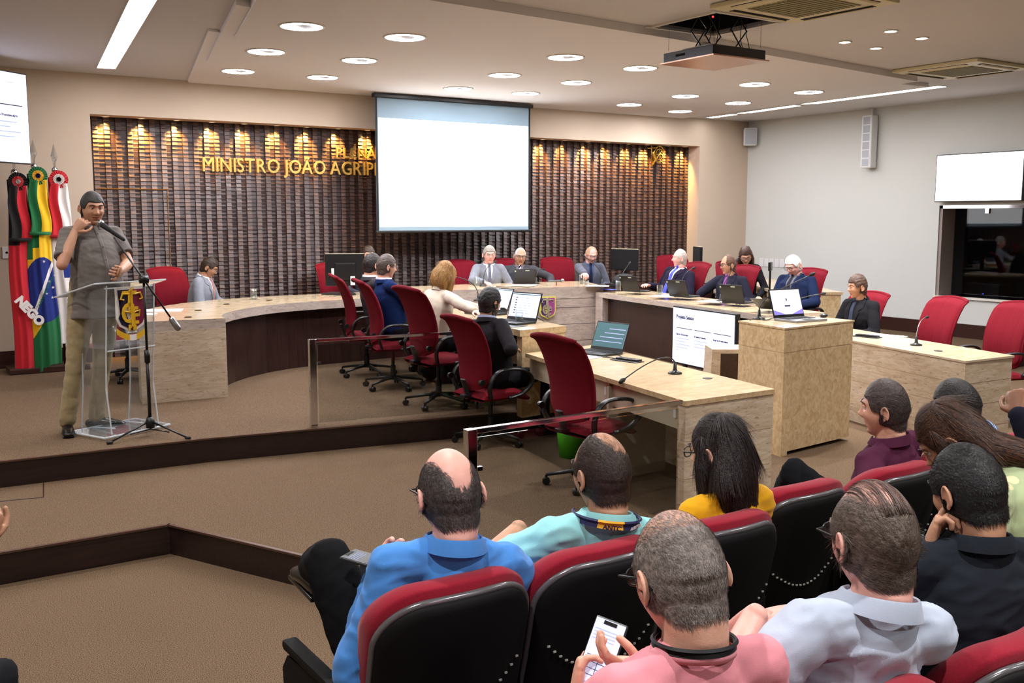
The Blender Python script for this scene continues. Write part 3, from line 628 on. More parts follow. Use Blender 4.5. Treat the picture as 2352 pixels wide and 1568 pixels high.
# centre block with the crest
t = thing('central_desk', 'pale travertine block desk with the shield crest, centre of the panel', 'desk', (0, 0, 0))
P4 = [(5.2, 9.92), (6.1, 9.86), (7.60, 9.55), (7.98, 10.45), (6.6, 10.72), (5.2, 10.74)]
b = MB(); b.prism(P4, T2-.10, T2+.04, 0, mt=1); b.obj('desk_top', ['stone_lilac', 'stone_top'], t)
b = MB(); hs = [Z2, .45, .665, .80, T2-.10]
hs = [Z2, .42, .62, .82, T2-.10]
inset = [(5.2, 9.925), (6.1, 9.865), (7.595, 9.555), (7.97, 10.44), (6.6, 10.71), (5.2, 10.73)]
for z0, z1 in zip(hs[:-1], hs[1:]): b.prism(inset, z0+.003, z1-.003, 0)
b.prism([(p[0], p[1]+.004) for p in inset], Z2, T2-.1, 1); b.obj('cladding', ['stone_lilac', 'void_brown'], t)
# shield crest helper: local plane x right, z up, facing -y, width 1 = full shield width
mat('crest_navy', (34, 26, 58), .4); mat('crest_wine', (120, 24, 60), .4); mat('crest_pink', (150, 70, 130), .4); mat('crest_violet', (84, 56, 110), .4); mat('crest_gold', (224, 176, 40), .35); mat('crest_white', (236, 232, 226), .5); mat('crest_yellow', (214, 204, 90), .5); mat('crest_grey', (150, 140, 120), .4)
def crest(b, W, H, mi, dep=.012, ribbon=True):
    """mi: border, left field, right field, letters, ribbon, ribbon mid"""
    RX = Matrix.Rotation(PI/2, 4, 'X')
    def shp(s):
        p = [(-.5, .5), (.5, .5), (.5, -.18), (.40, -.34), (.0, -.5), (-.40, -.34), (-.5, -.18)]
        return [(x*W*s, z*H*s) for x, z in p]
    b.prism(shp(1), 0, dep, mi[0], RX)
    f = shp(.88); b.prism([p for p in f if p[0] <= 1e-6]+[(0, .44*H)], dep, dep+.003, mi[1], RX); b.prism([(0, .44*H)]+[p for p in f if p[0] >= -1e-6], dep, dep+.003, mi[2], RX)
    y = -(dep+.007)
    def T(s, x, z, sz, sx=1): add_text(b, s, sz*H, Matrix.Translation((x*W, y, z*H)) @ Matrix.Diagonal((sx*W/H*1.25, 1, 1, 1)) @ RX, mi[3], .003, .012*H)
    T('T', -.30, -.05, .66, .95); T('C', -.36, -.27, .60, .85); T('E', .02, -.30, .52, .6); T('P', -.13, -.43, .15); T('B', .02, -.43, .15)
    for s in (-1, 1):
        b.tube([(s*W*.10, y, .34*H), (s*W*.30, y, .36*H), (s*W*.36, y, .24*H), (s*W*.26, y, .22*H)], .022*H, 6, mi[3])
        b.tube([(s*W*.08, y, -.05*H), (s*W*.26, y, -.02*H), (s*W*.22, y, -.15*H)], .02*H, 6, mi[3])
    b.tube([(0, y, .44*H), (0, y, -.36*H)], .03*H, 6, mi[3]); b.tube([(-.08*W, y, .40*H), (.08*W, y, .47*H)], .02*H, 5, mi[3])
    if ribbon:
        def rb(u, v):
            a = (u-.5)*2; return (a*.52*W, -dep-.004-.004*math.cos(a*3), -.60*H+.17*H*a*a+(v-.5)*.13*H)
        b.grid(rb, 18, 2, mf=lambda u, v: mi[5] if abs(u-.5) < .13 else mi[4])
        b.prism([(-.16*W, -.5*H), (.16*W, -.5*H), (.12*W, -.40*H), (-.12*W, -.40*H)], 0, dep, mi[5], RX)
q = PY(1212, 706, 9.66); M = Matrix.Identity(4)
b = MB(); crest(b, .205, .265, (0, 1, 2, 3, 3, 3), .012, False)
o = b.obj('shield_crest', ['crest_yellow', 'crest_violet', 'crest_pink', 'crest_grey'], loc=(6.86, 9.68, .83), rz=math.atan2(9.555-9.865, 7.595-6.1)); tag(o, 'small violet and pink shield crest on the centre block front', 'crest')
# right arm of the podium: stone frame, dark front panel
t = thing('right_podium_desk', 'long stone desk with dark front panel along the right of the podium', 'desk', (0, 0, 0))
A0, A1 = (7.46, 9.52), (6.98, 6.38); ox, oy = .70, -.10
b = MB(); b.prism([A0, A1, (A1[0]+ox, A1[1]+oy), (A0[0]+ox, A0[1]+oy)], T2-.085, T2-.03, 0, mt=1); b.obj('desk_top', ['stone_lilac', 'stone_top'], t)
b = MB(); b.prism([(7.46, 9.52), (7.44, 9.36), (7.62, 9.34), (7.64, 9.5)], Z2, T2-.085); b.obj('end_post', 'stone_lilac', t)
b = MB(); b.prism([(6.995, 6.40), (7.01, 6.50), (7.66, 6.41), (7.645, 6.31)], Z2, T2-.085); b.obj('end_panel', 'stone_end', t)
b = MB(); b.prism([(7.52, 9.36), (7.07, 6.45), (7.11, 6.44), (7.56, 9.36)], Z2, T2-.085); b.obj('front_panel', 'dark_panel', t)
# left arm of the podium
t = thing('left_podium_desk', 'stone desk on the podium left arm before the blonde woman', 'desk', (0, 0, 0))
b = MB(); b.prism([(4.26, 6.37), (4.74, 6.43), (5.26, 9.84), (4.76, 9.84)], T2-.05, T2, 0, mt=1); b.obj('desk_top', ['stone_end', 'stone_top'], t)
b = MB(); b.prism([(4.28, 6.375), (4.735, 6.435), (4.755, 6.535), (4.30, 6.475)], Z2, T2-.05); b.obj('end_panel', 'stone_end', t)
b = MB(); b.prism([(4.66, 6.5), (4.70, 6.5), (5.22, 9.8), (5.18, 9.8)], Z2, T2-.05); b.obj('front_panel', 'stone_side', t)
# lower left desk with cable lids, drawers carcass open to the chairs
t = thing('lower_left_desk', 'low stone desk with drawers ending beside the glass rail', 'desk', (0, 0, 0))
L0, L1, L2, L3 = (3.885, 4.13), (4.62, 4.13), (5.02, 6.42), (4.26, 6.30)
b = MB(); b.prism([L0, L1, L2, L3], T1-.03, T1, 0, mt=1); b.obj('desk_top', ['stone_end', 'stone_top'], t)
b = MB(); zs = [Z1, .20, .40, .62, T1-.03]
for z0, z1 in zip(zs[:-1], zs[1:]): b.prism([(3.895, 4.135), (4.615, 4.135), (4.625, 4.21), (3.905, 4.21)], z0+.003, z1-.003)
b.prism([(3.90, 4.14), (4.61, 4.14), (4.62, 4.205), (3.91, 4.205)], Z1, T1-.03, 1); b.obj('end_panel', ['stone_side', 'groove'], t)
b = MB(); b.prism([(4.56, 4.2), (4.61, 4.2), (4.99, 6.40), (4.94, 6.40)], Z1, T1-.03); b.obj('front_panel', 'stone_side', t)
mat('carcass', (196, 186, 164), .5); mat('ply_edge', (206, 170, 118), .5)
for k, (y0, y1) in enumerate(((4.24, 5.02), (5.06, 5.80), (5.84, 6.30))):
    x0 = 3.93+.172*(y0-4.13); x1 = 3.93+.172*(y1-4.13)
    b = MB(); b.prism([(x0, y0), (x1, y1), (x1+.014, y1), (x0+.014, y0)], T1-.19, T1-.04); b.box((x0+.10, y0, T1-.115), (.22, .018, .15), mi=1); b.box((x0-.004, y0+.035, T1-.10), (.010, .02, .05), mi=2); b.obj('apron', ['carcass', 'ply_edge', 'white_plastic'], t)
b = MB(); b.box((4.30, 5.03, Z1+.32), (.5, .02, .62), rz=.0); b.obj('divider', 'carcass', t)
# lower right desk
t = thing('lower_right_desk', 'low travertine desk with three courses at the right, empty chairs behind', 'desk', (0, 0, 0))
R0, R1, R2, R3 = (6.69, 4.20), (7.27, 4.17), (7.86, 6.33), (7.27, 6.36)
b = MB(); b.prism([R0, R1, R2, R3], T1-.015, T1, 0, mt=1); b.obj('desk_top', ['stone_side', 'stone_top'], t)
b = MB(); zs = [Z1, .345, .52, .685, T1-.015]
ins = [(6.70, 4.205), (7.262, 4.18), (7.85, 6.325), (7.28, 6.355)]
for z0, z1 in zip(zs[:-1], zs[1:]): b.prism(ins, z0+.003, z1-.003)
b.prism([(6.706, 4.211), (7.256, 4.186), (7.845, 6.32), (7.285, 6.35)], Z1, T1-.015, 1); b.obj('cladding', ['stone_side', 'groove'], t)
# stone lectern
t = thing('stone_lectern', 'tall square travertine lectern carrying the silver laptop', 'lectern', (0, 0, 0))
Q = [(5.52, 4.86), (6.40, 4.95), (6.37, 5.50), (5.62, 5.41)]; ZL = 1.11
b = MB(); b.prism(Q, ZL-.012, ZL, 0, mt=1); b.obj('top', ['stone_end', 'stone_top'], t)
i2 = [(5.525, 4.866), (6.393, 4.956), (6.364, 5.493), (5.624, 5.403)]
b = MB(); b.prism(i2, Z1+.03, .925, 0); b.prism(i2, .931, ZL-.012, 0); b.prism([(5.53, 4.872), (6.387, 4.962), (6.359, 5.487), (5.629, 5.398)], Z1+.03, ZL-.013, 1); b.obj('cladding', ['stone_end', 'groove'], t)
b = MB(); b.prism([(5.60, 4.95), (6.32, 5.03), (6.3, 5.42), (5.66, 5.36)], Z1, Z1+.03); b.prism([(5.525, 4.866), (5.60, 4.874), (5.69, 5.411), (5.624, 5.403)], Z1, Z1+.03, 1); b.obj('plinth', ['void_black', 'stone_end'], t)
# low stone and dark box beside the floor screen
t = thing('low_stone_box', 'low tapered stone and dark wood box between floor screen and lectern', 'cabinet', (0, 0, 0))
c0 = Vector((5.92, 5.98, 0)); e_ = Vector((.836, -.549, 0))
def bq(u0, u1, w): d2 = Vector((.549, .836, 0)); return [(c0+e_*u0+d2*0)[:2], (c0+e_*u1)[:2], (c0+e_*u1+d2*w)[:2], (c0+e_*u0+d2*w)[:2]]
b = MB(); P0_, P1_ = bq(-.02, .06, .30), bq(.03, .06, .30)
def frus(b, lo, hi, z0, z1, mi=0): b.add([(x, y, z0) for x, y in lo]+[(x, y, z1) for x, y in hi], [(0, 1, 5, 4), (1, 2, 6, 5), (2, 3, 7, 6), (3, 0, 4, 7), (4, 5, 6, 7), (3, 2, 1, 0)], mi)
frus(b, bq(-.03, .07, .32), bq(.0, .07, .32), Z1, .77); frus(b, bq(.0, .36, .32), bq(.0, .36, .32), .77, .805); b.obj('stone_shell', 'stone_side', t)
b = MB(); frus(b, bq(.072, .35, .30), bq(.072, .35, .30), Z1, .768); b.obj('dark_face', 'dark_wood', t)
# rear right desk of the seated woman
t = thing('rear_stone_desk', 'stone desk at the back right by the wall beside the white-haired man', 'desk', (0, 0, 0))
b = MB(); b.prism([(9.0, 8.05), (9.62, 7.62), (11.0, 9.75), (10.4, 10.15)], T2-.03, T2, 0, mt=1); b.obj('desk_top', ['stone_end', 'stone_top'], t)
b = MB(); b.prism([(9.02, 8.05), (9.61, 7.64), (9.70, 7.78), (9.12, 8.19)], Z2, T2-.03); b.prism([(9.12, 8.19), (9.16, 8.16), (10.5, 10.05), (10.42, 10.1)], Z2, T2-.03); b.obj('body', 'stone_end', t)
# ------------------------------------------------------------------ floor screen with the slide
a = PX(1547, 703, 6.93); c = PX(1545, 832, 6.93); Hs = .55; Ws = .98
vx = math.atan2(6.43-7.50, 6.80-6.97)
t = thing('floor_screen', 'screen standing on the podium floor showing Projeto Seixas before the dark panel', 'screen', (a.x, a.y, 0), math.atan2(-1, -.13))
b = MB(); b.box((Ws/2, .03, .715), (Ws+.03, .05, Hs+.03), bev=.006); b.obj('casing', 'black_plastic', t)
b = MB(); b.box((Ws/2, 0, .715), (Ws, .003, Hs)); s2 = MB(); slide_text(s2, Ws, Hs); b.add(s2.v, s2.f, 0, Matrix.Translation((0, -.002, .715-Hs/2))); b.m[-len(s2.m):] = s2.m; b.obj('display', ['slide_white', 'slide_ink', 'slide_faint', 'slide_line'], t)
b = MB()
for x in (.18, Ws-.18): b.box((x, .03, Z2+.05), (.04, .03, .10)); b.box((x, .0, Z2+.01), (.05, .24, .016), bev=.004)
b.obj('foot', 'black_plastic', t)
# ================================================================== GLASS RAILINGS
def railing(p0, p1, zb, zt, lab, posts=(0, 1)):
    p0 = Vector(p0+(0,)); p1 = Vector(p1+(0,)); d = p1-p0; L = d.length; t = thing('glass_railing', lab, 'railing', (p0.x, p0.y, zb), math.atan2(d.y, d.x)); h = zt-zb
    for k in posts: b = MB(); b.box((k*L, 0, h/2), (.05, .05, h), bev=.003); b.obj('post', 'chrome', t)
    b = MB(); b.box((L/2, 0, h-.012), (L-.05, .035, .024), bev=.003); b.obj('top_rail', 'chrome', t)
    b = MB(); b.box((L/2, 0, h/2-.01), (L-.08, .008, h-.07)); b.obj('glass_pane', 'rail_glass', t)
    for x in (.05,):
        b = MB(); b.box((x, 0, h*.72), (.03, .02, .02)); b.obj('glass_clip', 'chrome', t)
    return t
railing((2.80, 6.96), (4.16, 6.80), Z2, 1.00, 'chrome and glass railing standing on the podium edge')
railing((2.42, 4.05), (3.83, 4.08), Z1, .885, 'chrome and glass railing ending against the lower left desk', (0,))
# ================================================================== OFFICE CHAIRS
def smooth(a, b, x): t = max(0, min(1, (x-a)/(b-a))); return t*t*(3-2*t)
mat('caster_rubber', (18, 18, 19), .4)
def back_mesh():
    nu, nv = 28, 36; th = .055
    def prof(v):  # y of the back surface (chair faces +y) for v 0..1 bottom to top
        return -.20-.10*v+.05*math.sin(v*PI*1.15)-(.035*smooth(.93, 1, v))
    def wid(v): return .180+.055*smooth(0, .22, v)+.010*smooth(.25, .7, v)-.02*smooth(.9, 1, v)*.5
    def fb(u, v):
        a = (u-.5)*2; w = wid(v); x = a*w; zc = .50+.66*v
        y = prof(v)+.035*a*a-.0
        z = zc-(.03*a*a*smooth(.7, 1, v))+(.05*a*a*(1-smooth(0, .2, v)))
        e = 1-abs(a)**8; return (x, y-th*.5*(e**.5 if e > 0 else 0)*(.55+.45*smooth(0, .1, v)), z)
    def ff(u, v):
        a = (u-.5)*2; p = fb(u, v); e = max(0, 1-abs(a)**8)**.5; y = prof(v)+.035*a*a; rib = .009*abs(math.sin(a*PI*6))*e
        return (p[0], y+th*.5*e*(.55+.45*smooth(0, .1, v))+rib+.02*e*math.sin(v*PI)*(1-a*a), p[2])
    b = MB(); b.grid(fb, nu, nv); b.grid(lambda u, v: ff(1-u, v), nu, nv)
    # close top and bottom with strips; rolled lip along the top
    for v in (0, 1):
        pa = [fb(i/nu, v) for i in range(nu+1)]; pb = [ff(i/nu, v) for i in range(nu+1)]
        b.add(pa+pb, [(i, i+1, nu+2+i, nu+1+i) for i in range(nu)])
    pts = [Vector(fb(i/nu, 1))+Vector((0, .0, .0)) for i in range(nu+1)]
    b.tube([p+Vector((0, .012, .002)) for p in pts], [.010]+[.020]*(len(pts)-2)+[.010], 8)
    b.tube([Vector(fb(0, j/20)) for j in range(21)], .011, 6); b.tube([Vector(fb(1, j/20)) for j in range(21)], .011, 6)
    return b
def make_chair(lab, loc, rz):
    t = thing('office_chair', lab, 'office chair', loc, rz, 'red high-back office chairs'); t.scale = (.92, .92, .86)
    back_mesh().obj('backrest', 'red_fabric', t, smooth=True)
    b = MB()
    def fs(u, v):
        a = (u-.5)*2; c = (v-.5)*2; r = max(abs(a), abs(c)); w = .24*(1-.12*max(0, c)); e = (1-abs(a)**6)*(1-abs(c)**6); e = max(0, e)**.5
        return (a*w, .02+c*.235, .445+.055*e+.004*math.sin(a*25)*e-.03*smooth(.5, 1, c))
    b.grid(fs, 24, 24); b.grid(lambda u, v: (fs(1-u, v)[0], fs(1-u, v)[1], .445-.03*smooth(.5, 1, (v-.5)*2)-.03*max(0, 1-abs((u-.5)*2)**6)**.5), 24, 24); b.obj('seat', 'red_fabric', t, smooth=True)
    for s in (-1, 1):
        b = MB(); pts = [(s*.25, -.16, .46), (s*.285, -.19, .56), (s*.29, -.15, .66), (s*.29, -.06, .70), (s*.285, .10, .69), (s*.285, .20, .64), (s*.28, .22, .56), (s*.265, .14, .475), (s*.24, .02, .44)]
        c = [Vector(p) for p in pts]; sm = []
        for i in range(len(c)-1):
            p0, p1, p2, p3 = c[max(i-1, 0)], c[i], c[i+1], c[min(i+2, len(c)-1)]
            for k in range(4):
                q = k/4; sm.append(.5*((2*p1)+(p2-p0)*q+(2*p0-5*p1+4*p2-p3)*q*q+(3*p1-p0-3*p2+p3)*q**3))
        sm.append(c[-1]); b.tube(sm, [(.026, .014)]*len(sm), 10, xax=(1, 0, 0)); b.obj('armrest', 'black_plastic', t, smooth=True)
    b = MB(); b.lathe([(.028, .09), (.028, .24), (.018, .25), (.018, .40), (.06, .41), (.06, .425)], n=16); b.box((0, -.13, .45), (.08, .3, .03), bev=.008); b.tube([(0, -.22, .45), (0, -.27, .60)], [(.04, .012)]*2, 8, xax=(1, 0, 0)); b.obj('column', 'black_plastic', t, smooth=False)
    for s in (-1, 1): b = MB(); b.lathe([(0, -.014), (.026, -.014), (.026, .014), (0, .014)], n=14, M=Matrix.Translation((s*.245, -.24, .60)) @ Matrix.Rotation(PI/2, 4, 'Y')); b.obj('adjusting_knob', 'black_plastic', t)
    for k in range(5):
        a = 2*PI*k/5+.3; dx, dy = math.cos(a), math.sin(a)
        b = MB(); b.tube([(0, 0, .115), (dx*.12, dy*.12, .105), (dx*.30, dy*.30, .075)], [(.030, .020), (.022, .016), (.014, .012)], 8, xax=(-dy, dx, 0)); o = b.obj('base_leg', 'black_plastic', t, smooth=True)
        b = MB()
        for s in (-1, 1): b.lathe([(0, -.010), (.026, -.010), (.028, 0), (.026, .010), (0, .010)], n=14, M=Matrix.Translation((dx*.30-dy*.014*s, dy*.30+dx*.014*s, .028)) @ Matrix.Rotation(a, 4, 'Z') @ Matrix.Rotation(PI/2, 4, 'X'))
        b.tube([(dx*.30, dy*.30, .03), (dx*.30, dy*.30, .075)], .009, 6); b.obj('caster', 'caster_rubber', t)
    return t
def az(d): return -math.radians(d)
CH = [ # x, y, z, azimuth faced, label
    (4.20, 9.02, Z2, 106, 'red office chair under the dark-suited man, farthest of the row seen from behind'),
    (4.08, 8.20, Z2, 104, 'red office chair of the man in the navy suit'),
    (4.00, 7.20, Z2, 88, 'red office chair of the blonde woman, nearest on the podium'),
    (4.02, 6.42, Z1, 89, 'red office chair under the bearded man in black'),
    (3.90, 5.03, Z1, 88, 'empty red office chair nearest the front glass railing'),
    (2.15, 10.02, Z2, 135, 'red office chair seen through the acrylic lectern behind the speaker'),
    (2.98, 11.12, Z2, 160, 'orange-lit red office chair of the man in the grey suit at far left'),
    (4.88, 11.12, Z2, 180, 'red office chair mostly hidden behind the two suited men and the monitor'),
    (6.50, 11.00, Z2, 195, 'red office chair of the speaking man in glasses at the centre'),
    (7.18, 11.00, Z2, 200, 'red office chair of the man with the striped tie'),
    (8.02, 11.0, Z2, 203, 'red office chair of the man writing with a pen'),
    (9.85, 10.75, Z2, 215, 'empty red office chair behind the man with the blue tie'),
    (8.40, 9.06, Z2, -92, 'red office chair of the man with the blue tie'),
    (8.32, 8.18, Z2, -95, 'red office chair of the man with the purple tie'),
    (8.38, 7.28, Z2, -98, 'red office chair of the white-haired man'),
    (7.98, 6.24, Z1, -86, 'red office chair of the man in the black suit at the right desk'),
    (8.05, 5.50, Z1, -74, 'empty red office chair behind the low right desk, left of the pair'),
    (8.05, 4.84, Z1, -74, 'empty red office chair behind the low right desk, right of the pair'),
    (9.26, 8.95, Z2, 215, 'red office chair of the long-haired woman by the right wall'),
]
ch0 = None; CHAIRS = []
for (x, y, z, a, lab) in CH:
    if ch0 is None: ch0 = make_chair(lab, (x, y, z), az(a)); CHAIRS.append(ch0)
    else: CHAIRS.append(dup(ch0, (x, y, z), az(a), lab))
# ================================================================== AUDITORIUM SEATS
mat('shell_black', (12, 11, 12), .7, spec=.25); mat('shell_trim', (120, 118, 122), .22, .5); mat('stitch', (168, 166, 160), .5)
def seat_parts(lab, loc, rz, group):
    t = thing('auditorium_seat', lab, 'auditorium seat', loc, rz, group); W = .222; H0, H1 = .30, .85
    pts = []
    for k in range(13): a = PI*.5*k/12; pts.append((W-.12+.12*math.cos(a), H1-.10+.10*math.sin(a)))
    for k in range(1, 8): x = (W-.12)*(1-2*k/8); pts.append((x, H1))
    for k in range(13): a = PI*.5+PI*.5*k/12; pts.append((-W+.12+.12*math.cos(a), H1-.10+.10*math.sin(a)))
    for k in range(1, 7): pts.append((-W, H1-.10-(H1-.10-H0)*k/6))
    for k in range(1, 10): pts.append((-W+2*W*k/10, H0))
    for k in range(0, 6): pts.append((W, H0+(H1-.10-H0)*k/6))
    cz = (H0+H1)/2; n = len(pts)
    def wrap(x, y, z): return (x, y-.16-.13*(z-H0)/(H1-H0)+1.1*x*x, z-.25*x*x*(1 if z > cz else 0))
    def layered(layers, ex=0, ez=0, up=0):
        b = MB(); vs = []
        for (sc, y) in layers: vs += [wrap(x*sc*(1+ex), y, cz+(z-cz)*sc+(ez if z > cz else 0)*max(0, 1)) for x, z in pts]
        fs = [(i*n+j, i*n+(j+1) % n, (i+1)*n+(j+1) % n, (i+1)*n+j) for i in range(len(layers)-1) for j in range(n)]
        b.add(vs, fs); return b
    layered([(.01, -.034), (.3, -.034), (.6, -.034), (.9, -.033), (.975, -.028), (1, -.016), (1, 0), (.6, 0), (.01, 0)]).obj('back_shell', 'shell_black', t, smooth=True)
    b = MB(); q = [wrap(x*1.0, -.008, cz+(z-cz)*1.0+.003) for x, z in pts[:40]]; q = [wrap(pts[i][0], -.008, pts[i][1]+.003) for i in list(range(n-6, n))+list(range(0, 40))]; b.tube(q, .0095, 8); b.obj('shell_rim', 'shell_trim', t, smooth=True)
    layered([(.01, .002), (.6, .002), (1.0, .002), (1.03, .012), (1.035, .045), (1.01, .075), (.95, .09), (.6, .10), (.01, .105)], ez=.028).obj('back_cushion', 'red_cushion', t, smooth=True)
    b = MB()
    for k in range(21):
        a = -.86+1.72*k/20; z = H0+(H1-H0)*(.42+.26*a*a); b.box(wrap(a*W*.96, -.036, z), (.0085, .004, .0045))
    b.obj('stitching', 'stitch', t)
    b = MB(); b.box((0, .12, .37), (.40, .44, .11), bev=.035); b.obj('seat_cushion', 'red_cushion', t, smooth=True)
    b = MB(); b.box((0, .12, .30), (.38, .42, .05), bev=.02); b.obj('seat_pan', 'shell_black', t)
    for s in (-1, 1):
        b = MB(); b.prism([(-.16, .02), (.24, .02), (.30, .50), (.26, .55), (-.02, .57), (-.17, .55)], -.017, .017, M=Matrix.Translation((s*.2425, 0, 0)) @ Matrix(((0, 0, 1, 0), (1, 0, 0, 0), (0, 1, 0, 0), (0, 0, 0, 1))))
        b.box((s*.2425, .08, .575), (.046, .42, .03), bev=.012); b.obj('armrest', 'shell_black', t)
    b = MB(); b.box((0, .02, .14), (.12, .16, .28)); b.box((0, .02, .012), (.2, .3, .024), bev=.006); b.obj('pedestal', 'shell_black', t)
    return t
G1, G2 = 'front row auditorium seats', 'second row auditorium seats'
def rowof(q, group):
    global seat0
    for x, y, z, l in q:
        if seat0 is None: seat0 = seat_parts(l, (x, y, z), 0, group)
        else: dup(seat0, (x, y, z), 0, l, group)
seat0 = None; TZ = .12
rowof([(1.205, 2.33, TZ, 'auditorium seat of the man in the blue shirt'), (1.675, 2.33, TZ, 'auditorium seat of the man in the turquoise shirt'), (2.145, 2.33, TZ, 'auditorium seat of the woman in yellow'),
       (2.635, 2.45, TZ, 'empty auditorium seat between the yellow blouse and the plum shirt'), (3.125, 2.43, TZ, 'auditorium seat of the man in the plum shirt'), (3.615, 2.50, TZ, 'auditorium seat of the man in the blue plaid shirt'), (4.105, 2.50, TZ, 'auditorium seat of the person in the dark jacket at the right edge')], G1)
rowof([(1.065, 1.36, TZ, 'auditorium seat of the man in the pink sweater'), (1.555, 1.36, TZ, 'red auditorium seat back behind the man in light grey-blue'), (2.045, 1.36, TZ, 'red auditorium seat back behind the man in black'), (2.535, 1.36, TZ, 'second row auditorium seat at the right edge'), (3.025, 1.36, TZ, 'auditorium seat of the woman in dotted green')], G2)
# ================================================================== PEOPLE
DG = None
def remesh(mb, voxel, smooth_it=2, fac=.5):
    """union of overlapping closed shapes as one continuous surface"""
    me = mb.mesh('r', 'black_matte'); o = bpy.data.objects.new('r', me); COL.objects.link(o)
    m = o.modifiers.new('r', 'REMESH'); m.mode = 'VOXEL'; m.voxel_size = voxel; m.adaptivity = 0
    if smooth_it: s = o.modifiers.new('s', 'SMOOTH'); s.iterations = smooth_it; s.factor = fac
    bpy.context.view_layer.update()
    r = bpy.data.meshes.new_from_object(o.evaluated_get(bpy.context.evaluated_depsgraph_get()))
    n = len(r.vertices); co = np.empty(n*3, np.float32); r.vertices.foreach_get('co', co); co = co.reshape(-1, 3)
    nf = len(r.polygons); lt = np.empty(nf, np.int32); r.polygons.foreach_get('loop_total', lt)
    fs = [tuple(p.vertices) for p in r.polygons]
    no = np.empty(n*3, np.float32); r.vertices.foreach_get('normal', no); no = no.reshape(-1, 3)
    bpy.data.objects.remove(o); bpy.data.meshes.remove(me); bpy.data.meshes.remove(r)
    return co.astype(float), fs, no.astype(float)
SKIN = {'light': (226, 170, 146), 'fair': (236, 188, 168), 'tan': (190, 140, 112), 'brown': (140, 94, 68), 'pink': (232, 172, 158)}
def skin_mat(kind, hair):
    nm = 'skin_%s_%s' % (kind, '%02x%02x%02x' % tuple(hair))
    if nm in MATS: return nm
    c = SKIN[kind]; m = mat(nm, c, .48, sss=0, noise_=.07, nscale=35, bump=.08, bscale=420); nt = m.node_tree; b = nt.nodes['Principled BSDF']
    lk = b.inputs['Base Color'].links[0].from_socket
    at = nt.nodes.new('ShaderNodeAttribute'); at.attribute_name = 'hair'; mx = nt.nodes.new('ShaderNodeMix'); mx.data_type = 'RGBA'
    nt.links.new(at.outputs['Fac'], mx.inputs[0]); nt.links.new(lk, mx.inputs[6]); mx.inputs[7].default_value = srgb(tuple(.55*h+.45*s*.6 for h, s in zip(hair, c)))
    nt.links.new(mx.outputs[2], b.inputs['Base Color']); return nm
def hair_mat(col, rough=.5):
    nm = 'hair_%02x%02x%02x' % tuple(col)
    return nm if nm in MATS else (mat(nm, col, rough, noise_=.35, nscale=90, bump=.3, bscale=160) and nm)
def cloth_mat(col, kind='plain', col2=None):
    nm = 'cloth_%02x%02x%02x_%s' % (tuple(col)+(kind,))
    if nm in MATS: return nm
    m = mat(nm, col, .9, spec=.3 if sum(col) > 260 else .12, noise_=.07, nscale=14, bump=.12, bscale=600, sheen=.15 if sum(col) > 260 else 0)
    if kind != 'plain':
        nt = m.node_tree; b = nt.nodes['Principled BSDF']; lk = b.inputs['Base Color'].links[0].from_socket; L = nt.links
        tc = nt.nodes.new('ShaderNodeTexCoord'); mx = nt.nodes.new('ShaderNodeMix'); mx.data_type = 'RGBA'; mx.inputs[7].default_value = srgb(col2)
        if kind == 'plaid':
            cr = []
            for rot in ((0, 0, .8), (0, .9, 0)):
                mp = nt.nodes.new('ShaderNodeMapping'); mp.inputs['Rotation'].default_value = rot; w = nt.nodes.new('ShaderNodeTexWave'); w.inputs['Scale'].default_value = 11; w.bands_direction = 'Z' if rot[1] else 'X'
                L.new(tc.outputs['Object'], mp.inputs[0]); L.new(mp.outputs[0], w.inputs[0]); g = nt.nodes.new('ShaderNodeMath'); g.operation = 'GREATER_THAN'; g.inputs[1].default_value = .93; L.new(w.outputs['Fac'], g.inputs[0]); cr.append(g)
            ad = nt.nodes.new('ShaderNodeMath'); ad.operation = 'MAXIMUM'; L.new(cr[0].outputs[0], ad.inputs[0]); L.new(cr[1].outputs[0], ad.inputs[1]); L.new(ad.outputs[0], mx.inputs[0])
        elif kind == 'dots':
            v = nt.nodes.new('ShaderNodeTexVoronoi'); v.inputs['Scale'].default_value = 13; v.inputs['Randomness'].default_value = .55; L.new(tc.outputs['Object'], v.inputs['Vector'])
            g = nt.nodes.new('ShaderNodeMath'); g.operation = 'LESS_THAN'; g.inputs[1].default_value = .27; L.new(v.outputs['Distance'], g.inputs[0]); L.new(g.outputs[0], mx.inputs[0])
        elif kind == 'stripe':
            mp = nt.nodes.new('ShaderNodeMapping'); mp.inputs['Rotation'].default_value = (0, .7, 0); w = nt.nodes.new('ShaderNodeTexWave'); w.inputs['Scale'].default_value = 9; L.new(tc.outputs['Object'], mp.inputs[0]); L.new(mp.outputs[0], w.inputs[0])
            g = nt.nodes.new('ShaderNodeMath'); g.operation = 'GREATER_THAN'; g.inputs[1].default_value = .6; L.new(w.outputs['Fac'], g.inputs[0]); L.new(g.outputs[0], mx.inputs[0])
        L.new(lk, mx.inputs[6]); L.new(mx.outputs[2], b.inputs['Base Color'])
    return nm
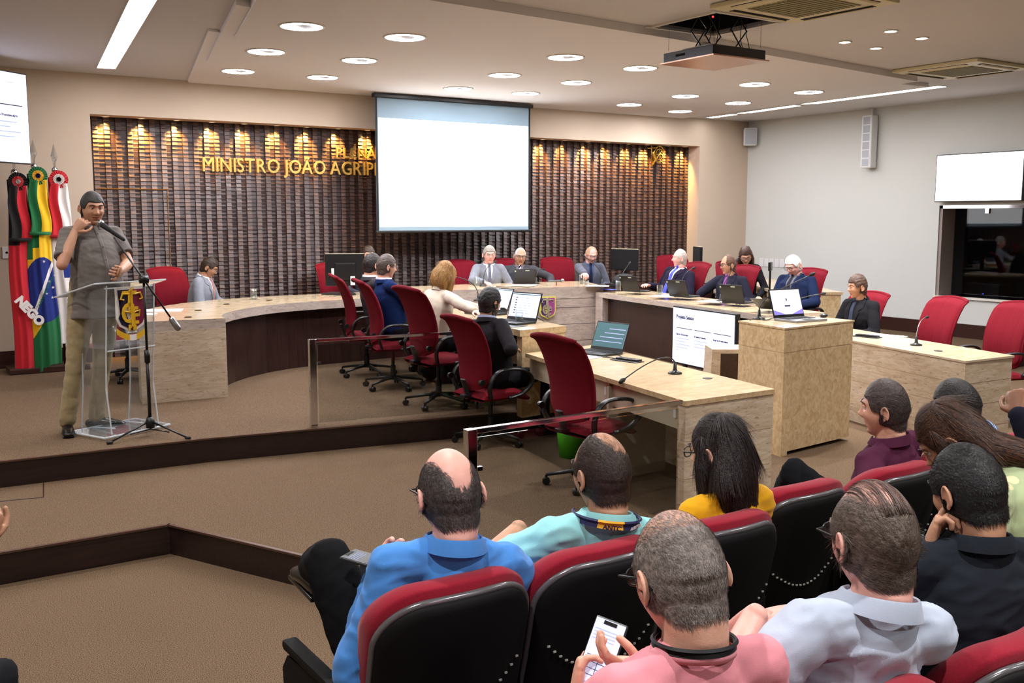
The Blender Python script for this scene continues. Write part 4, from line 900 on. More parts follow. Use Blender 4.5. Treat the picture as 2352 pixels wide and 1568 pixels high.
# ---- head: analytic surface. local frame: origin between the ears, +y face, +z crown
def head_mb(b, M, P, n=64):
    jw = P.get('jaw', 1); fat = P.get('fat', 0); nose = P.get('nose', 1)
    def sp(u, v):
        th = PI*v; ph = 2*PI*u; st = math.sin(th)
        x, y, z = st*math.sin(ph), st*math.cos(ph), -math.cos(th)
        X = x*.076; Y = y*.091; Z = z*.118
        if z < 0:
            k = -z; X *= 1-(.30-.16*fat)*smooth(.15, 1, k)*(1 if y > -.2 else .6)/jw; 
            if y > 0: Y = Y*(1-.02*k)+.012*smooth(.45, .95, k)*(1-x*x)
            else: Y *= 1-.14*smooth(.1, .8, k)
        else:
            if y < 0: Y *= 1+.06*(1-z)
            X *= 1+.03*smooth(0, .5, z)*(1-smooth(.5, 1, z))
        if y > .2: # flatten the face
            Y -= .010*smooth(.2, .9, y)*(1-abs(x))
        def g(x0, z0, sx, sz): return math.exp(-((X-x0)/sx)**2-((Z-z0)/sz)**2) if y > 0 else 0
        Y += .010*g(0, .026, .05, .010)                                   # brow
        Y -= .011*(g(.031, .006, .016, .011)+g(-.031, .006, .016, .011))   # sockets
        Y += nose*(.012*g(0, -.004, .009, .020)+.024*g(0, -.027, .011, .013)+.008*(g(.012, -.033, .007, .007)+g(-.012, -.033, .007, .007)))
        Y += .007*g(0, -.056, .020, .006)+.007*g(0, -.070, .017, .006)-.006*g(0, -.0625, .024, .0026)-.004*g(0, -.083, .02, .006)
        Y += .009*g(0, -.100, .020, .014)+.005*(g(.042, -.026, .02, .018)+g(-.042, -.026, .02, .018))*(1+fat)
        X += math.copysign(.004*fat, X)*math.exp(-((Z+.07)/.03)**2)
        return (X, Y, Z)
    vs = [sp(-j/n, .5/n+(1-1/n)*i/(n-1)) for i in range(n) for j in range(n)]
    fs = [(i*n+j, i*n+(j+1) % n, (i+1)*n+(j+1) % n, (i+1)*n+j) for i in range(n-1) for j in range(n)]
    b.add(vs, fs+[tuple(range(n))[::-1], tuple(range((n-1)*n, n*n))], 0, M)
    # ears
    for s in (-1, 1):
        E = M @ Matrix.Translation((s*.077, -.012, -.008)) @ Matrix.Scale(.9, 4) @ Matrix.Rotation(s*.30, 4, 'Z') @ Matrix.Rotation(-.15, 4, 'X')
        b.ball((s*.004, 0, 0), (.006, .017, .028), 12, 8, M=E)
        b.tube([(s*.012, .012*math.cos(a)*1.35-.002, .026*math.sin(a)*1.1+.003*(a < 2)) for a in np.linspace(-.2, 4.4, 14)], .0048, 8, M=E)
        b.ball((s*.007, .006, -.026), (.006, .008, .010), 8, 6, M=E)
        b.tube([(-s*.012, .004, 0), (s*.006, 0, 0)], [(.020, .010), (.022, .009)], 8, xax=(0, 0, 1), M=E)
    return b
# hair cover as a function of direction on the head (unit x, y front, z up) -> 0..1
def hair_mask(kind, x, y, z):
    az_ = math.atan2(abs(x), y)/PI       # 0 front .. 1 back
    hl = .42-.95*smooth(.22, .50, az_)-.10*smooth(.5, .75, az_)    # lowest z of the hair as it runs back: forehead .42, temple, nape
    if .30 < az_ < .46 and z < -.02: hl = max(hl, .0)            # in front of the ear
    m = smooth(hl-.03, hl+.09, z)
    if kind == 'full': return m
    nz = noise.noise(V((x*9, y*9, z*9)))*.5+noise.noise(V((x*24, y*24, z*24)))*.3
    if kind == 'receding':
        return m*(1-smooth(-.02, .30, y-.55*max(0, abs(x)-.30)-.1+nz*.15)*smooth(.25, .45, z))
    if kind == 'crown':   # bald from forehead to crown, dark fringe round the sides and back
        zb = .20+.50*smooth(.15, .75, abs(x))+nz*.22; return m*(1-smooth(zb-.16, zb+.14, z))*(1-smooth(.25, .5, y)*smooth(.1, .3, z))
    if kind == 'top':     # bald crown spot and bald front with a dark band between
        d = math.hypot((x-.22)*1.0, (y+.22)*1.0, (z-.85)*.9); f = smooth(.44, .74, d+nz*.16); return m*max(.12, f)*(1-smooth(.20, .50, y-.35*max(0, x-.1)+nz*.12)*smooth(.2, .4, z))
    if kind == 'thin':    # streaks over a pink scalp
        f = smooth(.28, .62, z+.35*y+nz*.10)*(1-smooth(.55, .85, abs(x))); return m*(1-.88*f)
    if kind == 'buzz':
        f = smooth(.40, .85, z+.25*y+nz*.12); return m*(1-.62*f)
    return 0
def ik(S, W, l1, l2, hint):
    d = W-S; L = min(d.length, (l1+l2)*.999); dn = d.normalized(); W = S+dn*L
    a = (l1*l1-l2*l2+L*L)/(2*L); h = math.sqrt(max(0, l1*l1-a*a)); hp = hint-dn*hint.dot(dn); hp = hp.normalized() if hp.length > 1e-6 else dn.orthogonal().normalized()
    return S+dn*a+hp*h, W
def hand_mb(b, W, d, n, side, curl=.4, spread=.06, sc=1.0, thumb=.5, curls=None):
    """W wrist, d finger direction, n palm-facing direction, side +1 right hand"""
    d = d.normalized(); n = (n-d*n.dot(d)).normalized(); r = d.cross(n)*side  # r points to the thumb side
    r = -r
    pw = .040*sc; pl = .085*sc
    b.tube([W-d*.01*sc, W+d*.02*sc, W+d*.06*sc, W+d*pl], [(.024*sc, .018*sc), (.032*sc, .017*sc), (pw, .015*sc), (pw*.95, .012*sc)], 12, xax=r, round_=True)
    fl_ = [.072, .080, .074, .058]
    for k in range(4):
        c = curls[k] if curls else curl*(1+.12*k); base = W+d*(pl-.012*sc)+r*((1.5-k)*.0205*sc); dr = (d+r*(1.5-k)*spread).normalized(); L = fl_[k]*sc
        p = [base]; a = 0
        for s_, f in ((.42, .55), (.33, 1.0), (.25, .8)):
            a += c*f; q = dr*math.cos(a)+n*math.sin(a); p.append(p[-1]+q*L*s_)
        b.tube(p, [.0098*sc, .0092*sc, .0085*sc, .0074*sc], 8, round_=True)
    tb = W+d*.022*sc+r*.026*sc; t1 = tb+(r*.75+d*.55+n*.25*thumb).normalized()*.038*sc; t2 = t1+(r*.25+d*.75+n*.6*thumb).normalized()*.032*sc; t3 = t2+(d*.8-r*.10+n*.5*thumb).normalized()*.024*sc
    b.tube([tb, t1, t2, t3], [.015*sc, .0115*sc, .0100*sc, .0085*sc], 8, round_=True)
    return r
def wrinkle(co, no, amp, seed, fn=None, sc=9):
    o = Vector((seed*3.1, seed*1.7, seed*.9)); out = co.copy()
    for i in range(len(co)):
        p = co[i]; v = Vector((p[0]*sc*.55+p[2]*sc*.35, p[1]*sc*.8, p[2]*sc*1.25-p[0]*sc*.30))+o
        a = noise.noise(v); r = 1-abs(noise.noise(v*1.9+o))*2.2
        out[i] = p+no[i]*amp*(a*.9+max(0, r)*.55)
    return out
def mesh_obj(name, co, fs, mats, parent, mi=None, smooth_=True, attr=None):
    me = bpy.data.meshes.new(name); me.from_pydata([tuple(c) for c in co], [], fs)
    for m in (mats if isinstance(mats, (list, tuple)) else [mats]): me.materials.append(MATS[m])
    if mi is not None: me.polygons.foreach_set('material_index', mi)
    if smooth_: me.polygons.foreach_set('use_smooth', [True]*len(me.polygons))
    if attr is not None: a = me.attributes.new('hair', 'FLOAT', 'POINT'); a.data.foreach_set('value', attr)
    me.update(); o = bpy.data.objects.new(name, me); COL.objects.link(o); o.parent = parent; return o
def rotm(yaw=0, pitch=0, roll=0):  # yaw: turn to the person's right, pitch: nod down, roll: tilt to the right
    return Matrix.Rotation(-math.radians(yaw), 4, 'Z') @ Matrix.Rotation(-math.radians(pitch), 4, 'X') @ Matrix.Rotation(math.radians(roll), 4, 'Y')
V = Vector
def person(label, head_at, zf, face_az, s=.95, stand=False, lean=(8, 0, 0), head=(0, 5, 0), armR=None, armL=None, knees=None, feet=None, sex='m', belly=.0, width=1.0,
           skin='light', hair=(60, 50, 45), hk='full', hlen=.012, htk=.010, top='shirt', tc=(80, 80, 80), tkind='plain', tc2=None, sleeve='long', trouser=(30, 30, 34), shirt=(230, 230, 232), tie=None, tiek='plain',
           glasses=None, strands=0, swid=.0011, flow='down', collar=None, near=False, beard=None, hp=None, shoulder_up=0, long_hair=None, neckl=1.0, legs=True, extras=None, stoop=0, hair2=None, pouf=0, brow=None, cat='person', wamp=None, tz=None, kw=None, fw=None):
    """head_at: world x, y of the head centre; zf: floor height; face_az: azimuth faced (clockwise from +y)"""
    hp = hp or {}; hz = .93 if stand else .50; htk = min(htk, .0085 if near else .0115)
    P0 = V((0, 0, hz)); Rl = Matrix.Rotation(-math.radians(lean[0]), 4, 'X') @ Matrix.Rotation(math.radians(lean[1]), 4, 'Y') @ Matrix.Rotation(-math.radians(lean[2]), 4, 'Z')
    Rs = Rl @ Matrix.Rotation(-math.radians(stoop), 4, 'X')
    wS = width*(.93 if sex == 'f' else 1)
    def sp(t): t *= .935; return P0+Rl @ V((0, 0, min(t, .28)))+(Rs @ V((0, 0, max(0, t-.28))))
    N = sp(.535); xa = (Rs @ V((1, 0, 0))); ya = Rs @ V((0, 1, 0)); za = Rs @ V((0, 0, 1))
    Sh = {k: sp(.455)+xa*(k*.158*wS)+za*(shoulder_up)-ya*.005 for k in (1, -1)}
    Rh = rotm(*head)
    Hc = N+(za*.022*neckl+V((0, 0, .016)))+Rh @ V((0, .030, .068*neckl))
    if tz is not None:
        dz = (tz-zf)/s-(Hc.z+.112); P0 += V((0, 0, dz)); N += V((0, 0, dz)); Hc += V((0, 0, dz)); hz += dz
        for k in Sh: Sh[k] += V((0, 0, dz))
    HM = Matrix.Translation(Hc) @ Rh
    if hp.get('size'): HM = HM @ Matrix.Scale(hp['size'], 4)
    az0 = math.radians(face_az); hx, hy = Hc.x*s, Hc.y*s
    px = head_at[0]-(hx*math.cos(az0)+hy*math.sin(az0)); py_ = head_at[1]-(-hx*math.sin(az0)+hy*math.cos(az0))
    root = thing('person', label, cat, (px, py_, zf), -az0); root.scale = (s, s, s)
    W2L = (Matrix.Translation((px, py_, zf)) @ Matrix.Rotation(-az0, 4, 'Z') @ Matrix.Scale(s, 4)).inverted()
    # arms
    arms = {}
    for k, A in ((1, armR), (-1, armL)):
        A = A or {}
        if 'world' in A: Wt = W2L @ V(A['world'])
        else: Wt = V(A.get('at', (k*.20, .30, hz+.13)))
        hint = V(A.get('hint', (k*.6, -.3, -.8)))
        El, Wt = ik(Sh[k], Wt, .285, .255, hint)
        dd = V(A['dir']) if 'dir' in A else (Wt-El); nn = V(A.get('palm', (0, 0, -1)))
        arms[k] = (El, Wt, dd.normalized(), nn, A)
    # ------- body skin
    b = MB(); head_mb(b, HM, hp, 72 if near else 56)
    nb = Hc+Rh @ V((0, -.028, -.088)); nt_ = Hc+Rh @ V((0, -.030, -.045)); nw = 1.0 if sex == 'm' else .84; nw *= hp.get('neck', 1)
    b.tube([N-za*.07-ya*.01, N-za*.02-ya*.004, nb*.6+N*.4-ya*.0, nb, nt_, Hc+Rh @ V((0, -.03, .01))], [(.060*nw, .055*nw), (.060*nw, .060*nw), (.058*nw, .060*nw), (.059*nw, .053*nw), (.062, .052), (.058, .052)], 24, xax=xa)
    b.tube([N-za*.30, N-za*.16, N-za*.07], [(.11, .07), (.13, .07), (.06, .05)], 18, xax=xa, round_=True)
    co, fs, no = remesh(b, .0026 if near else .0042, 10 if near else 3)
    Hi = HM.inverted(); hl = [Hi @ V(c) for c in co]
    mk = []
    for q in hl:
        r = V((q.x/.076, q.y/.098, q.z/.118)); L = r.length
        if L > 1.45 or q.z < -.14 or (abs(q.x) > .0815 and q.z < .03 and abs(q.y+.012) < .03): mk.append(0); continue
        r /= max(L, 1e-6); mk.append(hair_mask(hk, r.x, r.y, r.z) if hk else 0)
    mk = np.array(mk)
    skn = skin_mat(skin, hair)
    lipm = 'lips_'+skin
    if lipm not in MATS: mat(lipm, tuple(int(v*f) for v, f in zip(SKIN[skin], (.86, .68, .66))), .4)
    mi = []
    for f in fs:
        q = hl[f[0]]; mi.append(1 if (q.y > .066 and abs(q.x) < .025-.15*abs(q.z+.063) and -.074 < q.z < -.054) else 0)
    co_b, fs_b, mi_b, mk_b = list(map(tuple, co)), list(fs), list(mi), list(mk*(.9 if hk in ('thin', 'buzz', 'crown', 'top', 'receding') else 1))
    # forearm + hand, inner arm
    for k in (1, -1):
        El, Wt, dd, nn, A = arms[k]
        if A.get('hide'): continue
        b = MB(); sk = A.get('hs', 1.0)*(.9 if sex == 'f' else 1)
        b.tube([Sh[k], (Sh[k]+El)/2, El], [.040, .040, .037], 14, round_=True); b.tube([El, El*.65+Wt*.35, Wt], [.038, .039, (.027, .022)], 14, xax=dd.cross(nn).normalized(), round_=True)
        hand_mb(b, Wt, dd, nn, k, A.get('curl', .35), A.get('spread', .05), sk, A.get('thumb', .5), A.get('curls'))
        c2, f2, n2 = remesh(b, .0032 if near else .0042, 2, .5)
        o = len(co_b); co_b += list(map(tuple, c2)); fs_b += [tuple(i+o for i in f) for f in f2]; mi_b += [0]*len(f2); mk_b += [0]*len(c2)
    mesh_obj('body', co_b, fs_b, [skn, lipm], root, mi_b, attr=mk_b)
    # ------- eyes, brows
    b = MB()
    for k in (-1, 1):
        b.ball((k*.030, .0660, .006), .0120, 12, 9, 0, HM); b.ball((k*.030, .0722, .0055), .0064, 10, 6, 1, HM)
        b.tube([(k*.044, .0715, .012), (k*.030, .0795, .0145), (k*.017, .0765, .012)], [.003, .0042, .003], 6, 2, M=HM)
    b.obj('eyes', [mat('eye_white', (214, 206, 200), .3), mat('iris', (44, 28, 20), .2), skn], root, smooth=True)
    bc = brow or hair
    b = MB()
    for k in (-1, 1): b.tube([(k*.052, .0725, .024), (k*.040, .0835, .0300), (k*.026, .0885, .0295), (k*.014, .0890, .026)], [(.002, .0016), (.004, .0025), (.0042, .003), (.003, .0024)], 6, M=HM)
    b.obj('eyebrows', hair_mat(bc), root)
    # ------- hair: shell following the scalp plus strands
    hm = hair_mat(hair); rnd = random.Random(hash(label) % 9999 if False else len(label)*7+int(head_at[0]*100))
    if hk and long_hair is None or hk:
        idx = {}; vs = []; ff = []
        for f in fs:
            if min(mk[i] for i in f) > .04 if True else 0:
                g = []
                for i in f:
                    if i not in idx:
                        idx[i] = len(vs); q = hl[i]; th = htk*(1+pouf*smooth(.2, .9, q.z/.118)); m = mk[i]
                        nz = noise.noise(V((q.x*60, q.y*22, q.z*60)))*(.12 if near else .24)+noise.noise(q*190)*.08
                        t_ = th*min(1, m*1.15)*(1+nz)-.0012 if m > .3 else -.004+ .004*m/.3
                        n_ = V(no[i]); vs.append(tuple(V(co[i])+n_*t_))
                    g.append(idx[i])
                ff.append(tuple(g))
        if hk in ('thin', 'buzz'):  # only where hair is dense
            pass
        keep = ff if hk not in ('thin', 'buzz', 'top', 'crown') else ff
        hob = MB(); hob.v = vs; hob.f = keep; hob.m = [0]*len(keep)
        if hk in ('thin', 'buzz'):
            inv = {v: k for k, v in idx.items()}; hob.f = [f for f in ff if min(mk[inv[i]] for i in f) > .72]; hob.m = [0]*len(hob.f)
        elif hk in ('crown', 'top'):
            inv = {v: k for k, v in idx.items()}; hob.f = [f for f in ff if min(mk[inv[i]] for i in f) > .55]; hob.m = [0]*len(hob.f)
        nshell = len(hob.f)
        # strands
        if strands:
            cand = [i for i in range(len(co)) if mk[i] > .03]; Rm = HM.to_3x3(); h2 = hair2
            for _ in range(strands):
                i = rnd.choice(cand)
                if rnd.random() > mk[i]**1.3: continue
                p = V(co[i]); n_ = V(no[i]); q = hl[i]
                if flow == 'down': f = V((q.x*2, -.5-.4*(q.z > .05), -.55 if q.z < .06 else -.05))
                elif flow == 'back': f = V((q.x*3, -1, -.35 if q.z < .06 else .0))
                elif flow == 'side': f = V((1 if q.z > .05 else q.x*6, -.45, -.6 if q.z < .05 else 0))
                elif flow == 'fwd': f = V((q.x*2, .5 if q.z > .07 else -.2, -.8 if q.z < .05 else -.1))
                else: f = V((rnd.uniform(-1, 1), rnd.uniform(-1, 1), rnd.uniform(-1, 1)))
                f = Rm @ f+V((rnd.gauss(0, .16), rnd.gauss(0, .16), rnd.gauss(0, .16))); f = (f-n_*f.dot(n_)); f = f.normalized() if f.length > 1e-4 else n_.orthogonal().normalized()
                L = hlen*rnd.uniform(.6, 1.25); lift = htk*min(1, mk[i])*rnd.uniform(.55, 1.2)+.0008; w_ = f.cross(n_).normalized()*swid*rnd.uniform(.6, 1.1)*.5
                pts = []
                for k2 in range(4):
                    t_ = k2/3; pts.append(p+f*(L*t_)+n_*(lift*(.4+.6*t_ if hlen < .03 else .75+.25*t_)-(L*t_)**2/(2*.10)))
                o = len(hob.v)
                for k2, q2 in enumerate(pts):
                    ww = w_*(1-.6*k2/3); hob.v += [tuple(q2-ww), tuple(q2+ww)]
                c_ = 1 if (h2 and rnd.random() < .5) else 0
                for k2 in range(3): hob.f.append((o+2*k2, o+2*k2+1, o+2*k2+3, o+2*k2+2)); hob.m.append(c_)
        ho = hob.obj('hair', [hm, hair_mat(hair2 or hair)], root); ho.data.polygons.foreach_set('use_smooth', [i < nshell for i in range(len(hob.f))])
    if beard:
        b = MB(); vs = []; ff = []; idx = {}
        def bm(q): return smooth(-.045, -.062, q.z)*smooth(-.03, .0, q.y)*(0 if (abs(q.x) < .022 and -.072 < q.z < -.055 and q.y > .06) else 1)*(1 if q.z > -.135 else 0) if q.z < -.045 else (smooth(.058, .066, abs(q.x))*(1 if -.05 < q.y < .03 and q.z < .0 else 0)*.6)
        bmk = [bm(q) if q.length < .16 else 0 for q in hl]
        for f in fs:
            if min(bmk[i] for i in f) > .05:
                for i in f:
                    if i not in idx: idx[i] = len(vs); vs.append(tuple(V(co[i])+V(no[i])*(.007*bmk[i]*(1+.3*noise.noise(hl[i]*200))-.001)))
                ff.append(tuple(idx[i] for i in f))
        b.v, b.f, b.m = vs, ff, [0]*len(ff); b.obj('beard', hair_mat(beard), root, smooth=True)
    # ------- long hair: strands over a soft volume
    if long_hair:
        LH = long_hair; b = MB(); back = V(LH.get('dir', (0, -.25, -1))).normalized(); Ln = LH['len']; wd = LH.get('w', .085); dp = LH.get('d', .05)
        base = HM @ V((0, -.055, .03)); pts = [HM @ V((0, -.035, .07)), HM @ V((0, -.045, .02)), HM @ V((0, -.052, -.05))]
        for i in range(1, 6): pts.append(pts[2]+(Rh @ V((0, 0, -.0)))+back*Ln*i/5+V(LH.get('sag', (0, 0, 0)))*(i/5)**2)
        rr = LH['r3'] if 'r3' in LH else [(.066, .055), (.084, .058), (wd, dp+.008)]
        rr = list(rr); rr += [(wd*(1-LH.get('tp', .06)*i), dp*(1-.09*i)) for i in range(1, 6)]
        b.tube(pts, rr, 22, xax=Rh @ V((1, 0, 0)), round_=True)
        for sd in LH.get('front', ()):  # locks in front of the ears / over the shoulder
            q0 = HM @ V((sd*.066, .015, .05)); q1 = HM @ V((sd*.083, .022, -.03)); q2 = HM @ V((sd*.082, .020, -.11)); b.tube([q0, q1, q2, q2+back*LH.get('fl', .1)], [.015, .022, .021, .012], 10, round_=True)
        c3, f3, n3 = remesh(b, .005, 4)
        c3 = np.array([V(p)+V(n_)*(.004*noise.noise(V((p[0]*90, p[1]*90, p[2]*6)))) for p, n_ in zip(c3, n3)])
        hb = MB(); hb.v = list(map(tuple, c3)); hb.f = list(f3); hb.m = [0]*len(f3); ns = len(f3)
        axis = [V(p) for p in pts]
        def along(p):
            best = min(range(len(axis)-1), key=lambda i: ((axis[i]+axis[i+1])/2-p).length); return (axis[best+1]-axis[best]).normalized()
        for _ in range(LH.get('n', 5000)):
            i = rnd.randrange(len(c3)); p = V(c3[i]); n_ = V(n3[i]); f = along(p)+V((rnd.gauss(0, .05), rnd.gauss(0, .05), rnd.gauss(0, .05))); f = (f-n_*f.dot(n_)*.9)
            if f.length < 1e-3: continue
            f.normalize(); L = rnd.uniform(.04, .10); w_ = f.cross(n_).normalized()*swid*rnd.uniform(.5, 1)*.7; o = len(hb.v)
            for k2 in range(4):
                t_ = k2/3; q2 = p+f*L*t_+n_*(.0015+.003*math.sin(t_*PI)+rnd.uniform(0, .002)); ww = w_*(1-.5*t_); hb.v += [tuple(q2-ww), tuple(q2+ww)]
            for k2 in range(3): hb.f.append((o+2*k2, o+2*k2+1, o+2*k2+3, o+2*k2+2)); hb.m.append(rnd.random() < .4 and 1 or 0)
        ho = hb.obj('long_hair', [hm, hair_mat(hair2 or hair)], root); ho.data.polygons.foreach_set('use_smooth', [i < ns for i in range(len(hb.f))])
    # ------- garment
    jk = top == 'jacket'; g = .010+(.010 if jk else 0); b = MB()
    bw = [(.158*wS+g, .115+g+belly*.5), (.152*wS+g, .116+g+belly), (.154*wS+g, .120+g+belly*.7), (.160*wS+g, .120+g), (.165*wS+g*.8, .100+g), (.105*wS+g*.4, .078+g*.6), (.066, .062)]
    bw[4:] = [(.148*wS+g*.8, .102+g), (.115*wS+g*.5, .085+g*.6), (.078, .068), (.060, .058)]
    tt = [-.03, .08, .20, .33, .405, .455, .495, .518]
    if stand: tt = [-.19]+tt; bw = [(.172*wS+g, .125+g+belly*.35)]+bw
    pts = [sp(t)+(Rl @ V((0, belly*(1.0 if t in (.08, .20) else .6), 0)) if i < 5 else V((0, 0, 0))) for i, t in enumerate(tt)]
    b.tube(pts, bw, 26, xax=xa, round_=False)
    cut = {}
    for k in (1, -1):
        El, Wt, dd, nn, A = arms[k]; sl = A.get('sleeve', sleeve)
        ra = .056*(1.05 if jk else 1)*(.88 if sex == 'f' else 1)*A.get('fat', 1)
        a0 = Sh[k]-xa*k*.07-za*.012; b.tube([N-za*.045+xa*k*.02, (N+Sh[k])/2-za*.022, Sh[k]-za*.004], [(.046, .05), (.042, .048), (.046+g*.4, .050)], 14, round_=True)
        if sl == 'long':
            e = (Wt-El).normalized(); En = Wt-e*.012
            b.tube([a0, Sh[k]-za*.006], [(.050, .056), (ra, ra+.003)], 18, round_=True); b.tube([Sh[k]+xa*k*.002-za*.006, (Sh[k]*.5+El*.5), El], [ra, ra, ra*.94], 18, round_=True); b.tube([El, El*.5+Wt*.5, En], [ra*.96, ra*.86, ra*.66], 18, round_=True)
        elif sl == 'short':
            q = Sh[k]*.20+El*.80 if A.get('sl') is None else Sh[k]*(1-A['sl'])+El*A['sl']
            b.tube([a0, Sh[k]-za*.006], [(.050, .056), (ra, ra+.003)], 18, round_=True); b.tube([Sh[k]-(q-Sh[k])*.05, (Sh[k]*.5+q*.5), q], [ra, ra+.003, ra+.007], 18)
    c4, f4, n4 = remesh(b, .0075 if near else .011, 4 if near else 3)
    c4 = wrinkle(c4, n4, (wamp if wamp is not None else (.0075 if near else .005))*(1 if not jk else .7), len(label) % 17+1, sc=11 if near else 12)
    nmg = {'shirt': 'shirt', 'jacket': 'suit_jacket', 'sweater': 'sweater', 'blouse': 'blouse'}[top]
    cm = cloth_mat(tc, tkind, tc2)
    mesh_obj(nmg, c4, f4, cm, root)
    bvh = BVHTree.FromPolygons([V(c) for c in c4], f4)
    T3 = Matrix.Translation(sp(.3)) @ Rs.to_4x4() if False else Matrix.LocRotScale(sp(.30), Rs.to_quaternion(), None)
    def patch(b, poly, off, thick, mi=0, n=26, front=True, drop=0):
        """raise a thin piece of cloth of the given outline (torso x, z above mid chest) on the garment"""
        xs = [p[0] for p in poly]; zs = [p[1] for p in poly]; x0, x1, z0, z1 = min(xs), max(xs), min(zs), max(zs)
        nx = max(2, int((x1-x0)/.009)); nz = max(3, int((z1-z0)/.011)); rows = []; sg = 1 if front else -1
        for j in range(nz+1):
            z = z0+(z1-z0)*j/nz; cr = []
            for i in range(len(poly)):
                a, c = poly[i], poly[(i+1) % len(poly)]
                if (a[1]-z)*(c[1]-z) <= 0 and a[1] != c[1]: cr.append(a[0]+(c[0]-a[0])*(z-a[1])/(c[1]-a[1]))
            if len(cr) < 2: cr = [(x0+x1)/2]*2 if not rows else [rows[-1][0], rows[-1][1]]
            rows.append((min(cr), max(cr), z))
        ov = len(b.v); ok = True; grid = []
        for (xa_, xb_, z) in rows:
            for i in range(nx+1):
                x = xa_+(xb_-xa_)*i/nx; o_ = T3 @ V((x, sg*.6, z)); dr = (T3.to_3x3() @ V((0, -sg, 0)))
                h, nn_, _i, _d = bvh.ray_cast(o_, dr, 1.2)
                if h is None: h = T3 @ V((x, 0, z))
                grid.append(h)
        dr = T3.to_3x3() @ V((0, sg, 0)); w_ = nx+1; m = len(grid)
        b.v += [tuple(p+dr*(off+thick)) for p in grid]+[tuple(p+dr*(off-.006)) for p in grid]
        for j in range(nz):
            for i in range(nx):
                a = ov+j*w_+i; q = (a, a+1, a+w_+1, a+w_) if front else (a, a+w_, a+w_+1, a+1); b.f.append(q); b.m.append(mi)
        edge = [(j*w_, (j+1)*w_) for j in range(nz)]+[((j+1)*w_+nx, j*w_+nx) for j in range(nz)]+[(i+1, i) for i in range(nx)]+[(nz*w_+i, nz*w_+i+1) for i in range(nx)]
        for a, c in edge: b.f.append((ov+a, ov+c, ov+m+c, ov+m+a)); b.m.append(mi)
        return b
    # trousers and shoes
    if legs:
        b = MB(); kn = {}; ft = {}
        for k in (1, -1):
            hp_ = V((k*.085, .0, hz-.01))
            if stand: Kn = None; Ft = V((k*.11, -.01, .09))
            else: Kn = V((k*.12, .43, .52)); Ft = V((k*.12, .44, .09))
            if knees and k in knees: Kn = V(knees[k])
            if kw and k in kw: Kn = W2L @ V(kw[k])
            if fw and k in fw: Ft = W2L @ V(fw[k])
            if feet and k in feet: Ft = V(feet[k])
            if Kn is None: Kn = hp_*.48+Ft*.52+V((0, .025, 0))
            kn[k], ft[k] = Kn, Ft
            b.tube([hp_, hp_*.5+Kn*.5, Kn, Kn*.55+Ft*.45, Ft+V((0, 0, .01))], [.098, .086, .066, .060, .054 if not stand else .060], 16, round_=True)
        b.tube([P0+V((-.07, -.01, -.01)), P0+V((.07, -.01, -.01))], [(.10, .10)]*2, 16, xax=(0, 0, 1), round_=True); b.tube([P0+V((0, 0, -.06)), P0+V((0, 0, .09))], [(.165*wS, .125+belly*.4), (.158*wS, .118+belly*.5)], 20, xax=(1, 0, 0), round_=True)
        c5, f5, n5 = remesh(b, .012, 3); c5 = wrinkle(c5, n5, .006, len(label) % 13+5, sc=12); mesh_obj('trousers', c5, f5, cloth_mat(trouser), root)
        for k in (1, -1):
            F = ft[k]; fa = math.radians((feet or {}).get('turn%d' % k, 8*k)); R = Matrix.Translation((F.x, F.y, F.z-.09)) @ Matrix.Rotation(-fa, 4, 'Z'); b = MB()
            b.tube([(0, -.055, .035), (0, -.02, .042), (0, .06, .040), (0, .13, .030), (0, .185, .024)], [(.030, .030), (.038, .038), (.040, .036), (.045, .026), (.034, .018)], 14, xax=(1, 0, 0), round_=True, M=R); b.tube([(0, -.01, .05), (0, -.01, .10)], [(.036, .045)]*2, 12, xax=(1, 0, 0), M=R)
            b.box((0, .062, .008), (.078, .25, .016), bev=.006, M=R); b.obj('shoe', 'shoe_black', root, smooth=True)
    # collars, lapels, ties
    def ring(b, hh, r0, r1, fold, mi=0, gap=.5, tilt=.35, zoff=0, th=.0025, fr=1.0):
        """stand-and-fall collar round the neck base"""
        n = 40; prof = [(r0, 0), (r0+.001, hh), (r0+.004, hh+.003), (r0+.008, hh-.002), (r1, hh-fold), (r1-.004, hh-fold-.001), (r0+.006, 0)]
        C = N+za*(-.022+zoff)-ya*.006; o = len(b.v); rows = []
        for i in range(n+1):
            a = gap/2+(2*PI-gap)*i/n   # 0 = front
            ca, sa = math.cos(a), math.sin(a); kf = (1+ca)/2
            for (r, z) in prof: rows.append(C+xa*(sa*r*1.08)+ya*(ca*r*1.0+(.010*kf))+za*(z*(1-.25*kf*fr)-tilt*.075*kf*fr+.004))
        b.v += [tuple(p) for p in rows]; m = len(prof)
        for i in range(n):
            for j in range(m-1): b.f.append((o+i*m+j, o+(i+1)*m+j, o+(i+1)*m+j+1, o+i*m+j+1)); b.m.append(mi)
        for i in (0, n): b.f.append(tuple(o+i*m+j for j in range(m))); b.m.append(mi)
